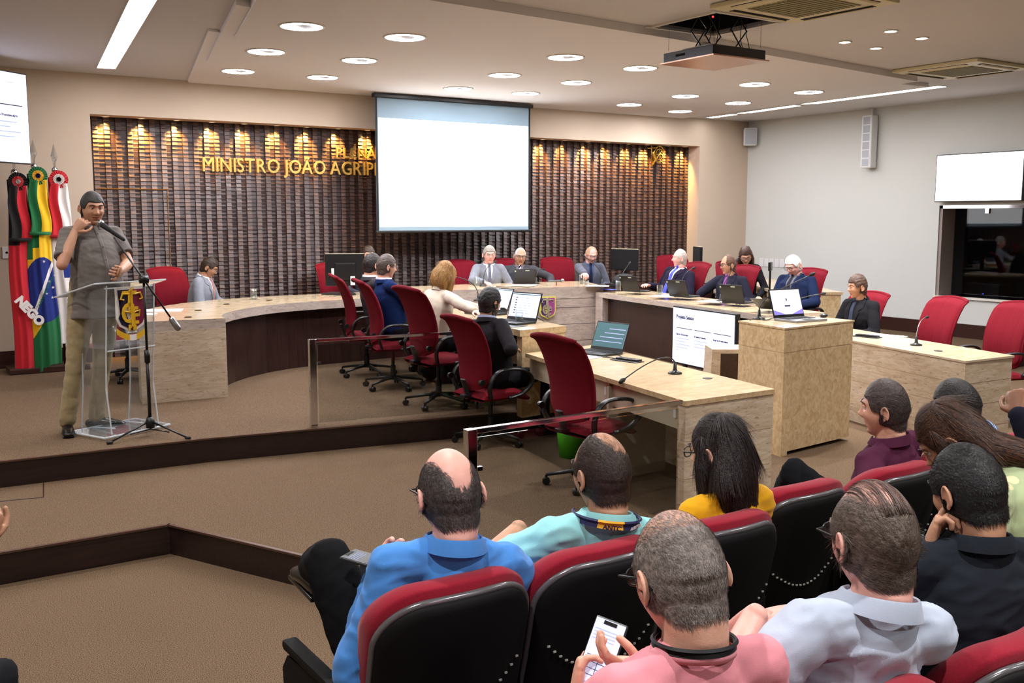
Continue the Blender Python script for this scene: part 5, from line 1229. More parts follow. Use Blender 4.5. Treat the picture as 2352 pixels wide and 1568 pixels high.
    if top == 'jacket':
        if not hp.get('noV'):
            b = MB(); patch(b, [(-.060, .225), (.060, .225), (.030, .06), (.004, -.09), (-.004, -.09), (-.030, .06)], .0, .004); ring(b, .030, .062*nw, .074*nw, .030, gap=.5); b.obj('dress_shirt', cloth_mat(shirt), root, auto=40)
            b = MB()
            for k in (1, -1): patch(b, [(k*.052, .225), (k*.100, .215), (k*.105, .13), (k*.075, .115), (k*.085, .09), (k*.006, -.10), (k*.002, -.08), (k*.036, .06)], .004, .006)
            ring(b, .022, .070*nw, .088*nw, .030, gap=1.2, zoff=-.006); b.obj('lapels', cm, root, auto=40)
            if tie:
                tm = cloth_mat(tie, 'stripe', tc2) if tiek == 'stripe' else cloth_mat(tie)
                b = MB(); patch(b, [(-.014, .205), (.014, .205), (.030, -.16), (0, -.19), (-.030, -.16)], .010, .004); kq = T3 @ V((0, .078, .215)); b.ball(tuple(kq), (.017, .012, .018), 10, 8); b.obj('tie', tm, root, smooth=True)
        else:
            b = MB(); ring(b, .036, .061*nw, .072*nw, .03, gap=.5); b.obj('dress_shirt', cloth_mat(shirt), root, auto=40)
            b = MB(); ring(b, .022, .068*nw, .088*nw, .030, gap=1.0, zoff=-.004); b.obj('lapels', cm, root, auto=40)
    elif top == 'shirt' and collar != 'none':
        b = MB(); ring(b, .034, .063*nw, .084*nw, .036, gap=.55); b.obj('collar', cm, root, auto=40)
        if near == 'front' or collar == 'placket':
            b = MB(); patch(b, [(-.014, .20), (.014, .20), (.014, -.30), (-.014, -.30)], .001, .003); b.obj('placket', cm, root, smooth=True)
            b = MB()
            for z in (.14, .05, -.04, -.13, -.22):
                o_ = T3 @ V((0, .6, z)); h, n_, _i, _d = bvh.ray_cast(o_, T3.to_3x3() @ V((0, -1, 0)), 1.2)
                if h: b.lathe([(0, 0), (.0055, 0), (.0055, .003), (0, .003)], n=10, M=Matrix.Translation(h+V((0, .004, 0))) @ Matrix.Rotation(-PI/2, 4, 'X'))
            b.obj('buttons', 'grey_plastic', root)
    elif top in ('sweater', 'blouse') and collar != 'none':
        b = MB(); ring(b, .012, .062*nw, .070*nw, .012, gap=.02, tilt=.25); b.obj('neckband', cm if collar is None else cloth_mat(collar), root, smooth=True)
    if glasses:
        b = MB(); gm = {'dark': 'black_plastic', 'metal': 'steel'}[glasses]; rr = .0022 if glasses == 'dark' else .0011
        for k in (-1, 1):
            pts = [(k*.031+.023*math.copysign(abs(math.cos(a))**.7, math.cos(a)), .0960-.0, .004+.0165*math.copysign(abs(math.sin(a))**.8, math.sin(a))) for a in np.linspace(0, 2*PI, 22)]
            b.tube(pts, rr, 6, M=HM); b.tube([(k*.054, .0955, .010), (k*.076, .085, .011), (k*.0805, .02, .008), (k*.0825, -.010, .006), (k*.080, -.030, -.012)], [rr*1.1]*5, 6, M=HM)
        b.tube([(-.009, .0965, .008), (0, .0985, .010), (.009, .0965, .008)], rr, 6, M=HM); g_ = b.obj('glasses', gm, root)
        b = MB()
        for k in (-1, 1): b.lathe([(0, 0), (.022, 0), (.022, .0006), (0, .0006)], n=18, M=HM @ Matrix.Translation((k*.031, .0955, .004)) @ Matrix.Rotation(-PI/2, 4, 'X') @ Matrix.Diagonal((1, .75, 1, 1)))
        b.obj('lens', 'glass', g_)
    if extras: extras(dict(root=root, HM=HM, N=N, xa=xa, ya=ya, za=za, T3=T3, bvh=bvh, patch=patch, ring=ring, arms=arms, sp=sp, nw=nw, W2L=W2L, cm=cm))
    return root, arms
mat('shoe_black', (16, 15, 15), .25)
# ================================================================== THE PEOPLE OF THE ROOM
def dpt(x, y, d): r = _ray(x, y); return V(_c+r*d/(r @ _f))
GREY, DK = (128, 124, 120), (38, 30, 26)
RH = dict
# ---- the speaker
def speaker_x(c):
    b = MB(); R_ = c['root']
    for k in (-1,):
        El, Wt, dd, nn, A = c['arms'][k]
person('man standing and speaking at the acrylic lectern, hand raised to his chin', dpt(212, 480, 7.15)[:2], Z2, 168, s=1.0, tz=2.07, stand=True, lean=(0, 0, 0), head=(2, 6, 0), skin='tan', hair=(48, 44, 42), hk='full', htk=.007, tc=(106, 99, 95), sleeve='short', trouser=(150, 134, 100), belly=.06, near='front', width=1.05,
       armR={'world': dpt(172, 532, 7.0), 'hint': (.5, .1, -1), 'dir': (-.45, .2, .65), 'palm': (-.4, -.7, -.2), 'curl': .75, 'thumb': .8}, armL={'world': dpt(276, 624, 6.98), 'hint': (-1, -.3, -.7), 'dir': (.45, .75, .05), 'palm': (.5, -.2, .2), 'curl': 1.0, 'sl': .75},
       fw={1: V((1.22, 7.72, Z2+.09)), -1: V((1.44, 7.82, Z2+.09))}, feet={'turn1': 20, 'turn-1': -55}, hp={'jaw': 1.1, 'fat': .6})
# ---- podium, far left
def sitting(label, px, tz, face, body, s=.95, zf=Z2, **k):
    h = (face-body); h = (h+180) % 360-180; hd = k.pop('pitch', 5)
    return person(label, px, zf, body, s=s, tz=tz, head=(h, hd, k.pop('roll', 0)), **k)
def onD(x, y, zt): q = PZ(x, y, zt); return V((q.x, q.y, zt+.035))
sitting('man in a light grey suit looking down at far left behind the curved counter', (3.24, 10.93), 1.46, 118, 125, pitch=28, top='jacket', tc=(128, 132, 142), tie=(170, 120, 110), hair=(44, 28, 18), htk=.016, skin='tan', glasses='metal', armR={'at': (.16, .34, .62)}, armL={'at': (-.14, .36, .62)}, lean=(10, 0, 0))
q = PY(846, 590, 11.02)
sitting('man mostly hidden behind the dark-suited man, only brown hair showing', (q.x, 11.02), 1.55, 190, 190, tc=(60, 60, 70), hair=(58, 42, 30), htk=.016, top='jacket', hp={'noV': 1})
sitting('man in a dark grey suit, second head from the monitor, seen from behind', (4.22, 8.90), 1.54, 82, 95, top='jacket', tc=(62, 58, 62), hair=(34, 26, 24), htk=.017, skin='light', lean=(-12, 0, 0), hp={'noV': 1, 'fat': .6}, shirt=(240, 240, 240), armR={'at': (.16, .34, .62)}, armL={'at': (-.14, .36, .62)})
sitting('man in a navy suit with metal glasses seen in profile over his red chair', (4.09, 8.32), 1.55, 98, 98, top='jacket', tc=(22, 40, 84), hair=(80, 68, 62), htk=.014, skin='light', glasses='metal', lean=(-12, 0, 0), hp={'noV': 1}, shirt=(225, 225, 240), armR={'at': (.16, .34, .62)}, armL={'at': (-.14, .36, .62)})
sitting('blonde woman in a cream jacket typing at the left podium desk', (4.26, 7.52), 1.49, 84, 84, pitch=20, sex='f', top='jacket', tc=(206, 194, 176), hair=(168, 122, 66), hair2=(196, 156, 96), htk=.018, hk='full', skin='fair', lean=(14, 0, 0), hp={'noV': 1}, shirt=(30, 28, 36), trouser=(26, 26, 30),
        long_hair=dict(len=.07, w=.098, d=.074, tp=.02, r3=[(.075, .075), (.095, .09), (.099, .085)], dir=(.0, -.05, -1), front=(-1, 1), fl=.05, n=3000), armR={'world': onD(1158, 760, T2), 'hint': (1, -.6, -.6)}, armL={'world': onD(1165, 735, T2)})
sitting('bearded man in a black suit with cropped dark hair, seen from behind', (4.08, 6.52), 1.345, 84, 80, zf=Z1, pitch=4, top='jacket', tc=(34, 32, 36), hair=(26, 24, 28), htk=.015, pouf=.7, skin='tan', beard=(34, 26, 24), lean=(-4, -6, 0), hp={'noV': 1}, shirt=(150, 160, 190),
        armR={'world': onD(1175, 812, T1), 'hint': (1, -.5, -.7), 'palm': (0, 0, -1), 'curl': .25}, armL={'world': onD(1188, 800, T1), 'hint': (-.6, -.3, -1)}, hk='full', width=1.05)
# ---- behind the centre block
sitting('man in a grey suit and glasses speaking at the centre, leftmost of the three', (6.70, 10.72), 1.535, 200, 205, top='jacket', tc=(120, 124, 134), tie=(92, 96, 112), hair=(140, 132, 124), hk='full', htk=.013, skin='pink', glasses='metal', hp={'fat': .4}, armR={'world': onD(1112, 655, T2+.04), 'hint': (1, 0, -.6), 'curl': .3}, armL={'at': (-.22, .32, .68)})
sitting('man with cropped grey hair, dark glasses and a striped tie at the centre', (7.22, 10.80), 1.50, 203, 208, top='jacket', tc=(66, 66, 72), tie=(34, 38, 70), tiek='stripe', tc2=(220, 220, 228), shirt=(120, 112, 116), hair=(176, 172, 170), hk='receding', htk=.006, skin='tan', glasses='dark', hp={'fat': .8, 'jaw': 1.1}, belly=.05, width=1.12, roll=-4, armR={'at': (.2, .3, .66)}, armL={'at': (-.42, .22, .66), 'hint': (-1, -.2, -.4)})
sitting('man in a blue-grey jacket writing with a pen at the block corner', (8.27, 10.66), 1.50, 196, 206, pitch=18, top='jacket', tc=(86, 90, 104), shirt=(72, 84, 118), tie=(34, 38, 62), hair=(186, 150, 120), hk='receding', htk=.010, skin='pink', glasses='metal', armR={'world': onD(1362, 653, T2+.04), 'dir': (0, .9, -.3), 'curl': .8}, armL={'at': (-.1, .30, .64)}, lean=(12, 0, 0))
# ---- right arm of the podium
sitting('balding man in a dark suit with a bright blue tie looking left', (8.42, 9.10), 1.505, -60, -98, pitch=-4, top='jacket', tc=(34, 30, 48), shirt=(220, 220, 236), tie=(74, 84, 190), hair=(190, 178, 168), hk='receding', htk=.007, skin='pink', lean=(-8, -8, 0), width=1.1, belly=.04, armR={'world': onD(1492, 662, T2), 'hint': (.6, -.2, -1), 'curl': .4}, armL={'at': (-.24, .30, .64)})
sitting('man in black-framed glasses and a purple tie in a dark suit', (8.35, 8.22), 1.46, -74, -100, pitch=2, top='jacket', tc=(38, 38, 52), shirt=(52, 44, 66), tie=(140, 76, 150), hair=(96, 66, 50), hk='receding', htk=.010, skin='tan', glasses='dark', lean=(5, 0, 0), hp={'fat': .5}, width=1.06, armR={'world': onD(1620, 668, T2), 'hint': (1, -.1, -.6)}, armL={'at': (-.22, .30, .62)})
sitting('white-haired man in dark glasses and navy jacket reading with head bowed', (8.40, 7.31), 1.49, -94, -98, pitch=24, top='jacket', tc=(26, 36, 66), shirt=(96, 96, 108), tie=(40, 42, 52), hair=(226, 222, 220), hk='full', htk=.012, skin='pink', glasses='dark', hp={'fat': .8}, width=1.15, belly=.05, lean=(6, 0, 0), armR={'at': (.06, .34, .70), 'dir': (-.3, .9, .2), 'curl': .7}, armL={'at': (-.16, .34, .66), 'hint': (-1, -.3, -.7), 'dir': (.5, .7, .1), 'curl': .9})
sitting('man in an all-black suit seated at the low right desk, looking left', (7.98, 6.16), 1.34, -66, -84, zf=Z1, pitch=2, top='jacket', tc=(26, 26, 30), shirt=(20, 20, 24), tie=(48, 54, 72), hair=(70, 50, 40), hk='full', htk=.012, pouf=.8, skin='tan', width=1.05, armR={'at': (.10, .34, .66)}, armL={'at': (-.12, .34, .66)}, hp={'jaw': 1.05})
sitting('woman with long wavy brown hair and glasses, head bowed, far right', (9.22, 8.78), 1.53, 222, 222, pitch=26, roll=4, sex='f', tc=(28, 28, 34), top='blouse', hair=(62, 36, 26), hair2=(110, 70, 42), hk='full', htk=.016, skin='light', glasses='dark', collar=None, long_hair=dict(len=.22, w=.10, d=.055, dir=(0, .02, -1), front=(-1, 1), fl=.18, n=1800), armR={'at': (.16, .3, .62)}, armL={'at': (-.16, .3, .62)})
# ---- audience, front row
def lanyard_teal(c):
    b = MB(); c['ring'](b, .022, .0875*c['nw'], .0895*c['nw'], .001, gap=1.9, zoff=.002, mi=0); o = b.obj('lanyard', ['lan_navy', 'lan_yellow'], c['root'], auto=40)
    me = o.data
    for p in me.polygons:
        q = (p.center-c['N']); a = math.atan2(q.dot(c['xa']), -q.dot(c['ya'])); p.material_index = 1 if -.62 < a < .12 else 0
    for txt, a0, mi in (('ANTC', -.25, 'lan_navy'), ('AUDITOR', .62, 'paper')):
        d = (c['xa']*math.sin(a0)-c['ya']*math.cos(a0)); x_ = (c['xa']*math.cos(a0)+c['ya']*math.sin(a0)); r = .0960*c['nw']
        M = Matrix((( x_.x, c['za'].x, d.x, 0), (x_.y, c['za'].y, d.y, 0), (x_.z, c['za'].z, d.z, 0), (0, 0, 0, 1)))
        P_ = c['N']+d*(r+.0015)+c['za']*(-.016)-c['ya']*.004
        b = MB(); add_text(b, txt, .019 if mi == 'lan_navy' else .013, Matrix.Translation(P_) @ M, 0, .0004, .0006, 'CENTER'); b.obj('lettering', mi, o)
mat('lan_navy', (34, 36, 84), .6); mat('lan_yellow', (240, 178, 40), .6); mat('lan_black', (24, 22, 26), .6)
sitting('balding man in a bright blue shirt and dark glasses, front row left', dpt(1032, 1110, 2.6)[:2], 1.29, 6, 12, zf=TZ, s=1.0, pitch=8, near=True, tc=(74, 138, 214), hair=(72, 64, 62), hair2=(96, 88, 86), hk='crown', hlen=.016, htk=.004, strands=14000, skin='pink', glasses='dark', lean=(-8, 6, 0), belly=.05, width=.98, hp={'fat': .3}, trouser=(24, 24, 26),
        armL={'world': dpt(868, 1325, 2.66), 'hint': (-.5, -.7, -1), 'dir': (.6, .5, .5), 'palm': (.5, -.4, .6), 'curl': .7}, armR={'at': (.20, .28, .62), 'hint': (1, -.3, -.7)}, kw={-1: dpt(752, 1285, 2.72), 1: dpt(860, 1330, 2.95)}, fw={-1: V((1.2, 3.0, .75)), 1: V((1.35, 2.95, .22))}, wamp=.010)
sitting('balding dark-haired man in a pale turquoise shirt with a lanyard', dpt(1382, 1075, 2.9)[:2], 1.268, -2, 16, zf=TZ, s=1.0, pitch=2, near=True, tc=(150, 214, 218), sleeve='short', hair=(58, 44, 38), hk='top', hlen=.012, htk=.004, strands=15000, skin='tan', lean=(-8, 7, 0), belly=.05, width=.92, armL={'world': dpt(1192, 1212, 3.02), 'hint': (-1, -.1, -.5), 'dir': (.3, .5, -.8), 'sl': .7, 'curl': .5}, armR={'at': (.18, .28, .60)}, extras=lanyard_teal, wamp=.011)
sitting('woman in a mustard yellow blouse with long straight dark hair', dpt(1650, 1040, 3.2)[:2], 1.26, -18, 0, zf=TZ, s=.98, pitch=8, near=True, sex='f', top='blouse', tc=(226, 164, 10), hair=(30, 20, 22), hair2=(48, 32, 30), hk='full', hlen=.05, htk=.014, strands=7000, skin='light', glasses='dark', lean=(-4, 0, 0), collar='none',
        long_hair=dict(len=.22, w=.118, d=.055, dir=(.14, -.08, -1), sag=(.02, 0, 0), front=(-1,), fl=.12, n=12000), armL={'at': (-.22, .30, .60)}, armR={'at': (.16, .3, .6)})
sitting('man in a plum shirt with greying dark hair seen in left profile', dpt(2030, 950, 3.82)[:2], 1.27, -32, -8, zf=TZ, s=.92, pitch=0, near=True, tc=(82, 38, 62), hair=(66, 52, 50), hair2=(90, 84, 82), hk='full', hlen=.03, htk=.014, pouf=.5, strands=12000, flow='back', skin='light', lean=(-4, -6, 0), width=1.04, trouser=(24, 26, 30), hp={'fat': .3, 'jaw': 1.08},
        armL={'world': dpt(1860, 1160, 3.6), 'hint': (-1, -.5, -.6), 'curl': .4}, armR={'at': (.16, .3, .6)}, kw={-1: dpt(1820, 1082, 3.9), 1: dpt(1880, 1160, 4.0)}, fw={-1: dpt(1790, 1190, 4.35), 1: dpt(1840, 1190, 4.4)})
sitting('dark-haired man in a blue plaid shirt half hidden behind the hunched woman', dpt(2195, 935, 4.0)[:2], 1.245, -34, -12, zf=TZ, s=.97, pitch=10, near=True, tc=(52, 96, 170), tkind='plaid', tc2=(200, 214, 236), hair=(24, 20, 20), hk='full', hlen=.014, htk=.012, strands=5000, skin='light', glasses='metal', lean=(-4, -16, 0), width=1.1)
sitting('long brown-haired woman in a pale green dotted blouse hunched over forward', dpt(2185, 1000, 3.05)[:2], 1.33, -30, -22, zf=TZ, s=1.0, pitch=40, near=True, sex='f', top='blouse', tc=(176, 190, 146), tkind='dots', tc2=(232, 214, 170), hair=(54, 32, 24), hair2=(96, 58, 34), hk='full', hlen=.06, htk=.014, strands=9000, flow='back', skin='tan', lean=(28, -6, 0), stoop=18, width=1.22, collar='none', kw={-1: V((2.95, 1.95, .55)), 1: V((3.15, 1.95, .55))}, fw={-1: V((2.95, 1.9, .22)), 1: V((3.15, 1.9, .22))},
        long_hair=dict(len=.19, w=.095, d=.055, dir=(.45, -.95, -.22), front=(-1,), fl=.12, n=9000), armR={'at': (.30, .30, .50), 'hint': (1, -.6, -.3), 'sleeve': 'short', 'sl': .9}, armL={'at': (-.16, .36, .5)})
def wrist(c):
    El, Wt, dd, nn, A = c['arms'][-1]; e = (Wt-El).normalized(); b = MB(); b.tube([Wt-e*.035, Wt-e*.005], .036, 20); b.obj('shirt_cuff', cloth_mat((110, 150, 220)), c['root'], smooth=True)
sitting('person in a dark jacket with a light blue cuff, mostly cut by the right edge', dpt(2480, 930, 3.7)[:2], 1.32, -20, -20, zf=TZ, s=.98, top='jacket', tc=(26, 26, 40), hair=(30, 24, 22), skin='brown', hp={'noV': 1}, armL={'world': dpt(2338, 950, 3.5), 'hint': (-1, -.4, -.9), 'dir': (.5, .2, .7), 'palm': (.8, -.2, 0), 'curl': .8}, extras=wrist)
# ---- audience, second row
def lan_black(c):
    b = MB(); c['ring'](b, .014, .0635*c['nw'], .0665*c['nw'], .001, gap=.5, zoff=.012, tilt=.27); b.obj('lanyard', 'lan_black', c['root'], auto=40)
sitting('man in a pink sweater with cropped grey hair looking down at a phone', dpt(1562, 1290, 1.80)[:2], 1.362, 8, 6, zf=TZ, s=1.0, pitch=18, near=True, top='sweater', tc=(232, 146, 158), hair=(150, 138, 132), hair2=(112, 102, 98), hk='buzz', hlen=.009, htk=.003, strands=26000, swid=.0009, flow='down', skin='light', glasses='dark', lean=(-3, 2, 0), width=.96, belly=.04, hp={'fat': .3},
        armL={'world': dpt(1322, 1610, 2.10), 'hint': (-1, -.2, -1), 'dir': (.30, .25, .9), 'palm': (.75, -.45, -.1), 'curl': .62, 'thumb': 1.3, 'hs': .95}, armR={'world': dpt(1492, 1528, 2.02), 'hint': (1, -.2, -1), 'dir': (-.90, .35, .15), 'palm': (-.15, .4, .8), 'curl': .62, 'thumb': 1.2, 'hs': .95}, trouser=(60, 100, 160), extras=lan_black, wamp=.006)
def streaks(c):
    b = MB(); rnd = random.Random(5)
    for i in range(24):
        x0 = -.045+.085*i/23; pts = []
        for t_ in np.linspace(0, 1, 9): a = .35-1.35*t_; X_ = x0*(1+.2*t_)+.003*math.sin(t_*3+i); k_ = math.sqrt(1-(X_/.078)**2); pts.append(c['HM'] @ V((X_, .1015*math.sin(a)*k_, .1205*math.cos(a)*k_+.0005)))
        b.tube(pts, [(.0011, .0007)]*9 if i % 3 else [(.0022, .0009)]*9, 5, xax=c['xa'])
    b.obj('combed_strand', hair_mat((92, 72, 66)), c['root'], smooth=True)
sitting('man in a light grey-blue shirt with grey hair combed thinly over his scalp', dpt(2008, 1210, 2.03)[:2], 1.355, 16, 14, zf=TZ, s=1.0, pitch=6, near=True, tc=(184, 194, 214), sleeve='short', hair=(98, 84, 76), hair2=(128, 114, 104), hk='thin', hlen=.030, htk=.005, strands=24000, swid=.0009, flow='back', skin='pink', glasses='dark', lean=(-8, 10, 0), width=.92, belly=.05, hp={'fat': .3},
        armL={'world': dpt(1735, 1415, 2.05), 'hint': (-1, -.4, -.7), 'dir': (-.1, .3, -.5), 'palm': (.3, .6, -.5), 'curl': .4, 'sl': .95}, armR={'world': dpt(1850, 1400, 2.25), 'hint': (1, .2, -.6), 'dir': (-.9, .1, 0), 'palm': (0, -.3, -.9), 'curl': .4}, extras=streaks, wamp=.011)
sitting('man in a black shirt with short dark hair resting fingers on his cheek', dpt(2222, 1125, 2.38)[:2], 1.35, 8, 22, zf=TZ, s=.93, pitch=14, near=True, tc=(34, 38, 46), hair=(22, 20, 22), hk='full', hlen=.014, htk=.009, strands=20000, flow='down', skin='tan', lean=(-6, 2, 0), width=1.15, hp={'fat': .3},
        armL={'world': dpt(2132, 1258, 2.36), 'hint': (0, -.1, -1), 'dir': (.35, .05, .9), 'palm': (.7, -.5, 0), 'curls': [.10, .18, 1.1, 1.25], 'spread': .2, 'hs': .95}, armR={'at': (.24, .26, .62)}, trouser=(30, 32, 40))
person('person at the left edge of the frame, only a bare forearm and fist showing', (-.05, 3.2), Z0, 60, s=.98, tz=1.30, skin='tan', hair=(30, 26, 24), tc=(60, 60, 66), sleeve='short', armR={'world': dpt(-25, 1245, 3.1), 'hint': (1, 0, -.6), 'dir': (.1, .1, .9), 'palm': (-.8, 0, 0), 'curl': 1.1}, armL={'hide': 1})
# ================================================================== THINGS ON THE DESKS AND THE FLOOR
TC = T2+.04     # top of the centre block
def laptop(lab, px, py_, zt, az_, lid='black', scr=None, ang=105, W=.33, D=.23, pos=None, brand=True):
    q = pos or PZ(px, py_, zt); t = thing('laptop', lab, 'laptop', (q[0], q[1], zt), az(az_), 'laptops on the desks')
    body = 'laptop_silver' if scr == 'purple' else 'laptop_grey'
    b = MB(); b.box((0, 0, .009), (W, D, .018), bev=.004); b.obj('keyboard_base', body, t)
    b = MB()
    for r in range(5):
        for c in range(13): b.box((-W*.42+W*.84*c/12, -D*.02+.021*(r-.2), .0190), (W*.058, .016, .003))
    b.box((0, -D*.33, .0186), (.10, .055, .0012)); b.obj('keys', 'black_matte', t)
    M = Matrix.Translation((0, D/2-.004, .016)) @ Matrix.Rotation(math.radians(ang-90), 4, 'X').inverted()
    M = Matrix.Translation((0, D/2-.004, .016)) @ Matrix.Rotation(-math.radians(ang-90), 4, 'X')
    b = MB(); b.box((0, .004, D*.5), (W, .008, D), bev=.003, M=M); lid_o = b.obj('lid', 'lid_black', t)
    b = MB()
    dm = ['slide_white', 'slide_ink', 'slide_faint', 'slide_line', 'purple_soft', 'teal_dark']
    if scr:
        b.box((0, -.0012, D*.53), (W*.94, .001, D*.84), mi=0, M=M)
        if scr == 'purple':
            b.box((0, -.002, D*.62), (.012, .001, .02), mi=1, M=M); b.box((0, -.002, D*.40), (.06, .001, .010), mi=1, M=M)
            b.prism([(-W*.47, .11*D), (-W*.1, .11*D), (-W*.25, .18*D), (-W*.47, .28*D)], .0015, .0022, 4, M @ Matrix.Rotation(PI/2, 4, 'X')); b.prism([(W*.47, .11*D), (W*.1, .11*D), (W*.25, .18*D), (W*.47, .28*D)], .0015, .0022, 4, M @ Matrix.Rotation(PI/2, 4, 'X'))
        elif scr == 'teal':
            b.box((0, -.002, D*.53), (W*.94, .001, D*.84), mi=5, M=M)
            for k in range(4): b.box((.02*k, -.0028, D*(.3+.15*k)), (W*(.8-.1*k), .001, .006), mi=2, M=M)
        else:
            for k in range(7): b.box((-W*.30, -.002, D*(.25+.09*k)), (.02, .001, .008), mi=1, M=M); b.box((0, -.002, D*(.25+.09*k)), (W*.4, .001, .004), mi=2, M=M)
            b.box((0, -.002, D*.91), (W*.94, .001, .008), mi=5, M=M)
    else: b.box((0, -.0012, D*.53), (W*.94, .001, D*.84), mi=3, M=M)
    b.obj('display', dm, lid_o)
    b = MB(); b.box((-.03, .0085, D*.90), (.05, .001, .012), M=M); b.box((.12, .0085, D*.86), (.018, .001, .018), rz=Matrix.Rotation(.6, 4, 'Y'), M=M); b.obj('sticker', 'sticker_pale', lid_o)
    return t
mat('purple_soft', (120, 110, 200), emit=.9); mat('teal_dark', (60, 96, 104), emit=.5); mat('sticker_pale', (200, 206, 190), .6)
laptop('silver laptop with a pale login screen open on the stone lectern', 1800, 731, ZL, 2, scr='purple', ang=108, pos=(6.02, 5.15))
laptop('black laptop open before the striped-tie man at the centre block', 1180, 657, TC, 208, pos=(7.02, 10.42), ang=112, W=.27, D=.19)
laptop('black laptop before the blue-tie man, first on the right arm', 1463, 672, T2, 262, ang=112, pos=(7.68, 9.02), W=.27, D=.19)
laptop('black laptop before the purple-tie man, second on the right arm', 1580, 684, T2, 262, ang=112, pos=(7.60, 8.12), W=.27, D=.19)
laptop('black laptop third on the right arm before the white-haired man', 1725, 697, T2, 260, ang=110, pos=(7.50, 7.22), W=.27, D=.19)
laptop('open dark laptop lying low behind the lectern laptop', 1850, 722, T2, 258, ang=150, pos=(7.32, 6.56), W=.27, D=.19)
laptop('laptop with a white document screen before the bearded man and blonde woman', 1150, 735, T2, 78, scr='doc', ang=108, pos=(4.50, 6.86), W=.34, D=.24)
laptop('laptop with a teal screen behind the empty red chair on the low desk', 1265, 778, T1, 80, scr='teal', ang=112, pos=(4.70, 5.98))
laptop('laptop nearest the blonde woman with a pale screen edge-on', 1080, 700, T2, 84, scr='doc', ang=112, pos=(4.72, 7.62))
# ---- gooseneck microphones
def goose(lab, base, azd, reach, rise, tip=.0, zt=T2, knob=.016, red=False):
    q = base if len(base) == 3 else PZ(base[0], base[1], zt); t = thing('gooseneck_microphone', lab, 'microphone', (q[0], q[1], zt), az(azd), 'gooseneck microphones on the desks')
    b = MB(); b.lathe([(0, 0), (.048, 0), (.046, .010), (.020, .018), (.013, .030), (.010, .075), (0, .078)], n=20); b.obj('base', 'black_plastic', t, smooth=True)
    pts = [Vector((0, 0, .07))]; P1 = Vector((0, .02, .07+rise*.8)); P2 = Vector((0, reach*.35, .07+rise*1.15)); P3 = Vector((0, reach, .07+rise+tip))
    for k in range(1, 17):
        u = k/16; pts.append(Vector((0, 0, .07))*(1-u)**3+P1*3*u*(1-u)**2+P2*3*u*u*(1-u)+P3*u**3)
    b = MB(); b.tube(pts, .0042, 8); b.obj('stem', 'steel' if red else 'black_plastic', t, smooth=True)
    d = (pts[-1]-pts[-2]).normalized(); b = MB(); b.tube([pts[-1]-d*.004, pts[-1]+d*.014, pts[-1]+d*.036], [.010, knob, .012], 12, round_=True); b.obj('foam_head', 'black_matte', t, smooth=True)
    return t
goose('long gooseneck microphone bent toward the chairs on the low left desk', (1550, 858), 262, .50, .075, -.13, T1)
goose('gooseneck microphone on the stone lectern arching over the laptop', (1743, 733), 98, .50, .13, .13, ZL)
goose('thin gooseneck microphone on the low right desk by the empty chairs', (2104, 793), 72, .24, .12, .02, T1, .010, True)
goose('gooseneck microphone before the grey-suited speaker at the centre', (1110, 657), 60, .30, .15, .06, TC)
goose('gooseneck microphone at the middle of the centre block', (1232, 651), 60, .20, .10, .0, TC)
goose('gooseneck microphone before the writing man', (1383, 655), 300, .22, .16, .12, TC)
goose('gooseneck microphone before the blue-tie man', (1562, 681), 75, .25, .17, .06, T2)
goose('gooseneck microphone before the purple-tie man', (1655, 692), 75, .32, .12, .22, T2)
goose('gooseneck microphone by the first laptop of the right arm', (1425, 662), 60, .3, .12, .1, T2)
goose('gooseneck microphone beyond the lectern pointing right', (1822, 716), 110, .28, .06, .03, T2)
goose('gooseneck microphone rising from the low desk past the bearded man', (1262, 772), 280, .42, .10, .08, T1+.0)
goose('gooseneck microphone beside the blonde woman', (1098, 690), 300, .30, .14, .05, T2)
# ---- drinking glasses
def tumbler(lab, px, py_, zt, level=.5, h=.115, dish=False):
    q = PZ(px, py_, zt); t = thing('water_glass', lab, 'glass', (q.x, q.y, zt), 0, 'water glasses on the desks')
    b = MB(); b.lathe([(.0, .001), (.030, .001), (.034, h), (.0318, h), (.0285, .010), (0, .010)], n=24); b.obj('tumbler', 'glass', t, smooth=True)
    b = MB(); b.lathe([(.0, .011), (.028, .011), (.028+.003*level, .011+(h-.02)*level), (0, .011+(h-.02)*level)], n=20); b.obj('water', 'water', t)
    if dish: b = MB(); b.lathe([(0, -.0), (.045, 0), (.05, .004), (.0, .003)], n=20); b.obj('saucer', 'glass', t)
tumbler('full water glass alone on the curved counter', 583, 688, T2, .8, dish=True)
tumbler('tall water glass on the corner beside the writing man', 1336, 652, TC, .4)
tumbler('water glass beside the mouse on the left podium desk', 1193, 742, T2, .55, .12, True)
tumbler('water glass first on the right arm next to the stone post', 1420, 667, T2, .7)
tumbler('water glass between the first two laptops of the right arm', 1515, 678, T2, .7)
tumbler('half-full water glass before the purple-tie man', 1668, 694, T2, .5)
tumbler('low water glass before the speaking man at the centre', 1096, 656, TC, .3)
tumbler('short water glass by the hand of the writing man', 1346, 657, TC, .6, .07)
